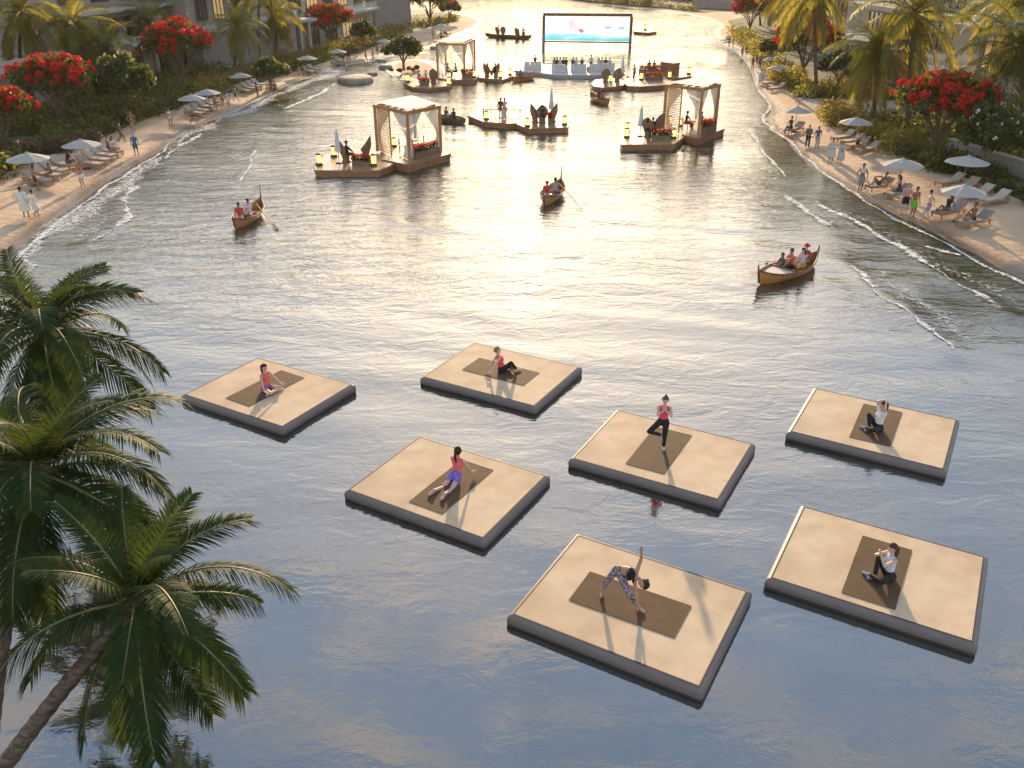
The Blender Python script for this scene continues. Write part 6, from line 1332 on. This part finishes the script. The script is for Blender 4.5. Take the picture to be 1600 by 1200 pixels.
bp('left one of the farthest pair on the right beach', (1139,74), 57, 180, stand(23), BROWN, (shorts((0.2, 0.1, 0.08)),)); bp('right one of the farthest pair on the right beach', (1145,73), 57, 190, stand(24), TAN, (brief((0.6, 0.5, 0.4)), bra((0.6, 0.5, 0.4))), fem=True); bp('left one of the second far pair on the right beach', (1159,91), 72, 180, stand(25), BROWN, (shorts((0.22, 0.16, 0.14)), tank((0.2, 0.15, 0.14)))); bp('right one of the second far pair on the right beach', (1165,89), 71, 200, walk(26, 0.15), DARK, (shorts((0.1, 0.08, 0.08)),)); bp('dark person alone at the yellow-green shrubs', (1179,89), 71, 120, stand(27), DARK, (tee((0.05, 0.04, 0.035)), pants((0.05, 0.04, 0.035))))
bp('left one of three people before the small right umbrella', (1175,109), 89, 180, stand(28, 'cross'), BROWN, (tee((0.14, 0.12, 0.1)), shorts((0.16, 0.14, 0.12)))); bp('middle one of three people before the small right umbrella', (1181,104), 85, 210, walk(29, 0.15), TAN, (brief((0.3, 0.1, 0.08)), bra((0.3, 0.1, 0.08))), fem=True); bp('man in blue shirt beside the small right umbrella', (1187,108), 88, 150, stand(30), BROWN, (tee((0.06, 0.10, 0.25)), shorts(NAVY, 0.7)))
bp('taller one of the robed pair by the right surf', (1187,132), 110, 170, stand(31), TAN, (robe(),), extra=skirt(ROBE, z1=0.32, w=0.16)); bp('shorter one of the robed pair by the right surf', (1191,130), 113, 190, stand(32), TAN, (robe(),), fem=True, extra=skirt(ROBE, z1=0.35, w=0.15))
bp('man in olive jacket and black trousers on the right beach', (1261,230), 195, 160, stand(33, 'front'), TAN, (longshirt((0.16, 0.13, 0.08), 0.035), pants(BLK, 1.0, 0.025))); bp('man in blue shirt with hand on hip on the right beach', (1275,232), 197, 190, stand(34, 'hips'), BROWN, (tee((0.06, 0.10, 0.25)), pants((0.4, 0.36, 0.33), 0.9, 0.02)))
bp('robed man with hands on hips on the right beach', (1297,254), 216, 165, stand(35, 'hips'), TAN, (robe((0.55, 0.5, 0.45)),), extra=skirt((0.55, 0.5, 0.45), z1=0.42, w=0.17)); bp('robed woman beside the man with hands on hips', (1312,254), 222, 160, stand(36, 'front'), TAN, (robe((0.5, 0.45, 0.4)),), (HB2, 'lowbun'), True, skirt((0.5, 0.45, 0.4), z1=0.2, w=0.17)); bp('man with white towel standing among the right loungers', (1338,238), 205, 30, stand(37), TAN, (shorts(BLK), ('towel', cloth((0.68, 0.64, 0.6)), [('uparm', 0, 0.7), ('chest', 0.3, 1)], 0.03)))
bp('man walking with towel round his neck and striped shorts', (1343,299), 254, 168, walk(38, 0.12), BROWN, (shorts((0.10, 0.11, 0.14), 0.7, 0.03, (0.4, 0.38, 0.36)), ('towel', cloth((0.62, 0.58, 0.54)), [('chest', 0, 1)], 0.03))); bp('man in pink shirt and black shorts by the surf', (1411,334), 286, 150, stand(39), FAIR, (tee((0.62, 0.32, 0.32)), shorts(BLK, 0.75, 0.03))); bp('dark-skinned man in bright green shorts', (1424,340), 291, 195, stand(40), BROWN, (shorts((0.12, 0.6, 0.03), 0.7, 0.025), ('orange_shirt', cloth((0.45, 0.14, 0.06)), [('uparm', 0, 0.7), ('waist', 0, 0.4)], 0.012))); bp('bearded man in red and blue trunks walking left', (1447,345), 296, 60, walk(41, 0.22), FAIR, (('waistband', cloth((0.6, 0.05, 0.06)), [('hips', 0.3, 1)], 0.018), shorts((0.22, 0.36, 0.5), 0.62, 0.016)))
def on_lounger(key, label, J, skin_c, wear, hair=(HB2, 'short'), fem=False, turn=0, off=-0.1, side=0.0, s=1.0, extra=None):
    c, ang, k = LOUNGE[key]; d = V((math.cos(ang), math.sin(ang), 0)); sdv = V((-d.y, d.x, 0)); p = c + d*off + sdv*side
    person(label, (p.x, p.y, gz(c.x, c.y)), math.degrees(ang) + 90 + turn, J, skin_c, wear, hair, fem, s, False, extra, 'people on the beach')
# facing the foot of the lounger is heading +90 from its axis
on_lounger('b', 'child seated on the second lounger of the first left row', sit_edge(1, 0.36), BROWN, (shorts((0.2, 0.1, 0.1)),), turn=-100, off=-0.5, s=0.8); on_lounger('d', 'man in dark shirt sitting on the end of the fourth left lounger', sit_edge(2, 0.38, 0.3), BROWN, (tee((0.03, 0.03, 0.03)), shorts((0.12, 0.08, 0.06))), turn=60, off=-0.55, s=1.05); on_lounger('h', 'woman in white sitting on the lounger beside the man in dark shorts', sit_edge(3, 0.38), TAN, (tee((0.6, 0.58, 0.58)),), (HB2, 'long'), True, 10, -0.4)
on_lounger('l', 'woman sitting under the twin left umbrellas', sit_edge(4, 0.38), BROWN, (brief((0.5, 0.3, 0.3)), bra((0.5, 0.3, 0.3))), (HB2, 'long'), True, 0, -0.4); on_lounger('F', 'woman in dark dress sitting alone on the right lounger', sit_edge(5, 0.38, -0.05), BROWN, (tank((0.06, 0.035, 0.03)), shorts((0.06, 0.035, 0.03), 0.8)), (HB2, 'lowbun'), True, 0, -0.6); on_lounger('K', 'woman sitting at the end of the right row of loungers', sit_edge(6, 0.38), TAN, (tank((0.4, 0.34, 0.3)),), (HB2, 'long'), True, 30, -0.5)
on_lounger('O', 'man reclining on grey lounger with raised knee', recline(0.33), BROWN, (shorts((0.07, 0.07, 0.08)),), off=-0.05); on_lounger('P', 'dark-haired woman sitting up on grey lounger beside the umbrella pole', sit_edge(7, 0.38, 0.15), TAN, (tank((0.04, 0.04, 0.045)), shorts((0.05, 0.05, 0.055))), (HB2, 'long'), True, -40, 0.1); on_lounger('Q', 'woman in black swimsuit leaning back with legs stretched to the sea', sit_long(0.33, -0.28), BROWN, (tank((0.02, 0.02, 0.022)), brief((0.02, 0.02, 0.022))), (HB2, 'long'), True, 0, -0.25); on_lounger('R', 'man sitting with knees drawn up on the nearest grey lounger', sit_long(0.33, 0.05, 'knees', 0.2), BROWN, (shorts(BLK),), off=-0.15)
p = P(431, 141, 0.3); person('person sitting on the sand under the yellow-green tree', G(430, 141), 200, sit_long(0.0, -0.1, 'knees', 0.2), BROWN, (shorts((0.2, 0.08, 0.06)),), group='people on the beach'); person('second person sitting beside the trunk of the yellow-green tree', G(423, 141), 150, sit_long(0.0, 0.1, 'knees', 0.1), TAN, (shorts((0.3, 0.12, 0.08)),), group='people on the beach')

# ------------------------------------------------------------------ people afloat
def afloat(label, px, py, z, heading, J, skin_c, wear, hair=(HB2, 'short'), fem=False, s=1.0, extra=None):
    p = P(px, py, z); person(label, (p.x, p.y, z), heading, J, skin_c, wear, hair, fem, s, False, extra, 'people on boats and decks')
def in_boat(key, label, t, side, turn, skin_c, wear, hair=(HB2, 'short'), fem=False, s=1.0, J=None):
    e, c, ang, L = BT[key]; d = V((math.cos(ang), math.sin(ang), 0)); q = V((c.x, c.y, 0.0)) + d*(t*L/2) + V((-d.y, d.x, 0))*side
    person(label, (q.x, q.y, -0.10), math.degrees(ang)-90+turn, J or sit_edge(0, 0.36, 0.08), skin_c, wear, hair, fem, s, False, None, 'people on boats and decks')
# boat local +x runs bow to stern; heading ang-90 faces the stern
in_boat('a', 'person in red scarf sitting at the bow of the left rowing boat', -0.42, 0.12, 180, BROWN, (tee((0.6, 0.06, 0.05)), shorts((0.6, 0.58, 0.58), 0.8))); in_boat('a', 'person in white shawl sitting in the left rowing boat', -0.02, -0.1, 180, BROWN, (longshirt((0.62, 0.56, 0.54)), shorts((0.6, 0.5, 0.46), 0.9)), fem=True)
in_boat('b', 'person in red shirt at the bow of the middle rowing boat', -0.36, 0.16, 180, BROWN, (tee((0.6, 0.05, 0.07)), shorts((0.6, 0.58, 0.55), 0.9))); in_boat('b', 'person in grey shirt seen from behind in the middle rowing boat', 0.0, -0.14, 0, BROWN, (tee((0.33, 0.35, 0.38)), shorts((0.15, 0.12, 0.1), 0.9)))
in_boat('c', 'boy in dark shirt in the nearest right boat', 0.0, 0.32, 150, BROWN, (tee((0.08, 0.09, 0.08)), shorts((0.05, 0.05, 0.06))), s=0.85); in_boat('c', 'man in coral shirt and black trousers in the nearest right boat', 0.15, 0.08, 150, TAN, (tee((0.62, 0.14, 0.09)), pants(BLK, 0.95, 0.02))); in_boat('c', 'woman with long black hair and mustard skirt in the nearest boat', 0.36, -0.2, 170, FAIR, (longshirt((0.62, 0.5, 0.46)), pants((0.5, 0.24, 0.05), 0.85, 0.03)), ((0.015, 0.01, 0.01), 'long'), True); in_boat('c', 'woman in red hat at the stern of the nearest right boat', 0.68, 0.1, 180, FAIR, (tee((0.4, 0.06, 0.1)), pants((0.3, 0.26, 0.26))), ((0.6, 0.03, 0.03), 'hat'), True)
in_boat('d', 'man in dark jacket in the boat before the flower decks', 0.1, 0, 180, BROWN, (longshirt((0.05, 0.055, 0.05)), pants(BLK))); in_boat('d', 'person in red in the boat before the flower decks', -0.4, 0, 0, BROWN, (tee((0.5, 0.1, 0.1)), pants(BLK)), fem=True); in_boat('e', 'rower in dark red in the small boat by the wicker deck', -0.3, 0, 0, DARK, (tee((0.25, 0.05, 0.04)), pants(BLK))); in_boat('f', 'left one of two people in the dark flat boat', -0.35, 0, 90, BROWN, (tee((0.15, 0.1, 0.08)),)); in_boat('f', 'right one of two people in the dark flat boat', 0.25, 0, -90, DARK, (longshirt((0.03, 0.03, 0.035)), pants(BLK)))
afloat('person in white standing at the left of the long far boat', 779, 57, 0.1, 90, stand(51), BROWN, (longshirt((0.62, 0.6, 0.62)), pants((0.5, 0.48, 0.5)))); afloat('person in white shirt and red skirt standing in the long far boat', 818, 60, 0.1, 180, stand(52), DARK, (tee((0.66, 0.64, 0.66)),), extra=skirt((0.45, 0.06, 0.05), 'skirt', 0.35)); afloat('person in dark red seated in the long far boat', 811, 59, 0.2, 60, sit_edge(0, 0.4), DARK, (tee((0.25, 0.05, 0.04)), pants(BLK)))
for k, (px, py, z, hd, lab, w, f) in enumerate(((543,252,DZ+0.12,-75,'man in black sitting in the wicker chair on the nearest deck',(longshirt(BLK), pants(BLK)),False), (1011,213,DZ+0.12,-20,'left one of the couple in the right wicker chair',(tee((0.3, 0.14, 0.1)), pants(BLK)),True), (1019,212,DZ+0.12,-10,'right one of the couple beside the wicker chair',(longshirt(BLK), pants(BLK)),False), (847,191,DZ+0.1,0,'person seated in the middle wicker chair',(longshirt((0.05, 0.04, 0.04)), pants(BLK)),False),
    (762,119,0.5,-60,'person in red on the left wicker chair of the narrow deck',(tee((0.4, 0.08, 0.05)), pants((0.3, 0.06, 0.05))),True), (774,119,0.5,60,'person in black on the right wicker chair of the narrow deck',(longshirt(BLK), pants(BLK)),False), (947,128,DZ,0,'person in the left wicker chair of the flower decks',(longshirt(BLK), pants(BLK)),False))): afloat(lab, px, py, z, hd, sit_edge(0, 0.42, 0.0), BROWN, w, (HB2, 'long' if f else 'short'), f)
afloat('woman in red skirt seated at the table of the right pergola', 1071, 202, DZ+0.08, -80, sit_edge(0, 0.46), TAN, (tank(BLK), pants((0.55, 0.06, 0.05), 0.8, 0.03)), (HB2, 'lowbun'), True); afloat('man partly hidden by the near curtain of the right pergola', 1096, 203, DZ+0.08, 90, sit_edge(0, 0.46), BROWN, (longshirt((0.3, 0.26, 0.22)), pants(BLK)))
afloat('man in dark red standing on the open middle deck', 782, 186, DZ, -30, stand(53), DARK, (longshirt((0.18, 0.035, 0.03)), pants((0.3, 0.07, 0.05)))); afloat('woman in pale dress standing on the open middle deck', 788, 186.5, DZ, 30, stand(54), BROWN, (tank((0.55, 0.45, 0.42)),), (HB2, 'lowbun'), True, 1.0, skirt((0.6, 0.5, 0.48), 'dress_skirt', 0.08, 0.98, 0.15))
afloat('left diner in the far pergola by the islet', 699, 119, DZ, -90, sit_edge(0, 0.46), BROWN, (tee((0.3, 0.14, 0.1)), pants(BLK))); afloat('right diner in red in the far pergola by the islet', 713, 119, DZ, 90, sit_edge(0, 0.46), TAN, (tee((0.5, 0.08, 0.07)), pants(BLK)), fem=True)
afloat('left sitter on the islet deck', 654, 130, DZ-0.05, -100, sit_edge(0, 0.4), BROWN, (tee((0.4, 0.3, 0.26)), pants((0.3, 0.12, 0.08)))); afloat('middle sitter in white on the islet deck', 666, 130, DZ-0.05, 170, sit_edge(0, 0.4), TAN, (tee((0.6, 0.56, 0.54)), pants((0.4, 0.36, 0.34))), fem=True); afloat('person in grey seated at the far pergola step', 681, 130, DZ-0.05, 60, sit_edge(0, 0.4), DARK, (longshirt((0.16, 0.16, 0.2)), pants((0.14, 0.14, 0.18))))
afloat('waiter in blue shirt and black trousers on the flower deck', 991, 127, DZ, 60, stand(55, 'one'), BROWN, (longshirt((0.2, 0.24, 0.42)), pants(BLK, 1.0, 0.02)))
afloat('left guest among the rear flowers', 1014, 114, DZ, 150, sit_edge(0, 0.5), BROWN, (longshirt((0.06, 0.04, 0.05)), pants(BLK))); afloat('right guest among the rear flowers', 1021, 114, DZ, 190, sit_edge(0, 0.5), BROWN, (tee((0.35, 0.1, 0.1)), pants(BLK)), fem=True)
WC = [(0.05, 0.03, 0.025), (0.35, 0.2, 0.06), (0.08, 0.03, 0.025), (0.6, 0.58, 0.6), (0.06, 0.05, 0.045), (0.05, 0.035, 0.03), (0.14, 0.03, 0.03), (0.5, 0.47, 0.58), (0.06, 0.05, 0.035), (0.55, 0.53, 0.56), (0.58, 0.56, 0.58), (0.5, 0.48, 0.5), (0.05, 0.04, 0.04), (0.5, 0.48, 0.52)]
WN = ['alone on the leftmost sofa', 'in mustard at the left of the second sofa', 'in dark brown second on the second sofa', 'in white third on the second sofa', 'in black fourth on the second sofa', 'with bare arms at the right of the second sofa', 'in dark red at the left of the third sofa', 'in lilac in the middle of the third sofa', 'in olive at the right of the third sofa', 'in white at the left of the longest sofa', 'in white second on the longest sofa', 'in pale grey third on the longest sofa', 'in black fourth on the longest sofa', 'in light shirt at the right of the longest sofa']
for k, px in enumerate((836, 866, 870, 875, 880, 884, 895, 900, 909, 923, 935, 940, 946, 952)):
    standing = k in (9,); afloat('film watcher ' + WN[k] + ', seen from behind', px, (106 if k == 0 else 110.2), 0.40, 0, stand(60+k) if standing else sit_edge(k, 0.52), BROWN if k % 3 else DARK, ((longshirt if k % 2 else tee)(WC[k]), pants(BLK)), (HB2, 'long' if k in (1, 2, 10) else 'short'), k in (1, 2, 10))
finish_people()

# ------------------------------------------------------------------ warm evening haze over the whole lagoon
m_haze = bpy.data.materials.new('evening_haze'); m_haze.use_nodes = True; n = m_haze.node_tree.nodes; l = m_haze.node_tree.links
n.remove(n['Principled BSDF']); pv = n.new('ShaderNodeVolumePrincipled'); pv.inputs['Color'].default_value = (1.0, 0.9, 0.76, 1); pv.inputs['Density'].default_value = 0.00011; pv.inputs['Anisotropy'].default_value = 0.45
l.new(pv.outputs[0], n['Material Output'].inputs['Volume'])
mb = MB(); mb.box((0, 170, 9.5), (384, 424, 23)); tag(mb.build('haze', m_haze), 'pale warm evening haze over the lagoon', 'haze', kind='stuff')
cy.volume_bounces = 0
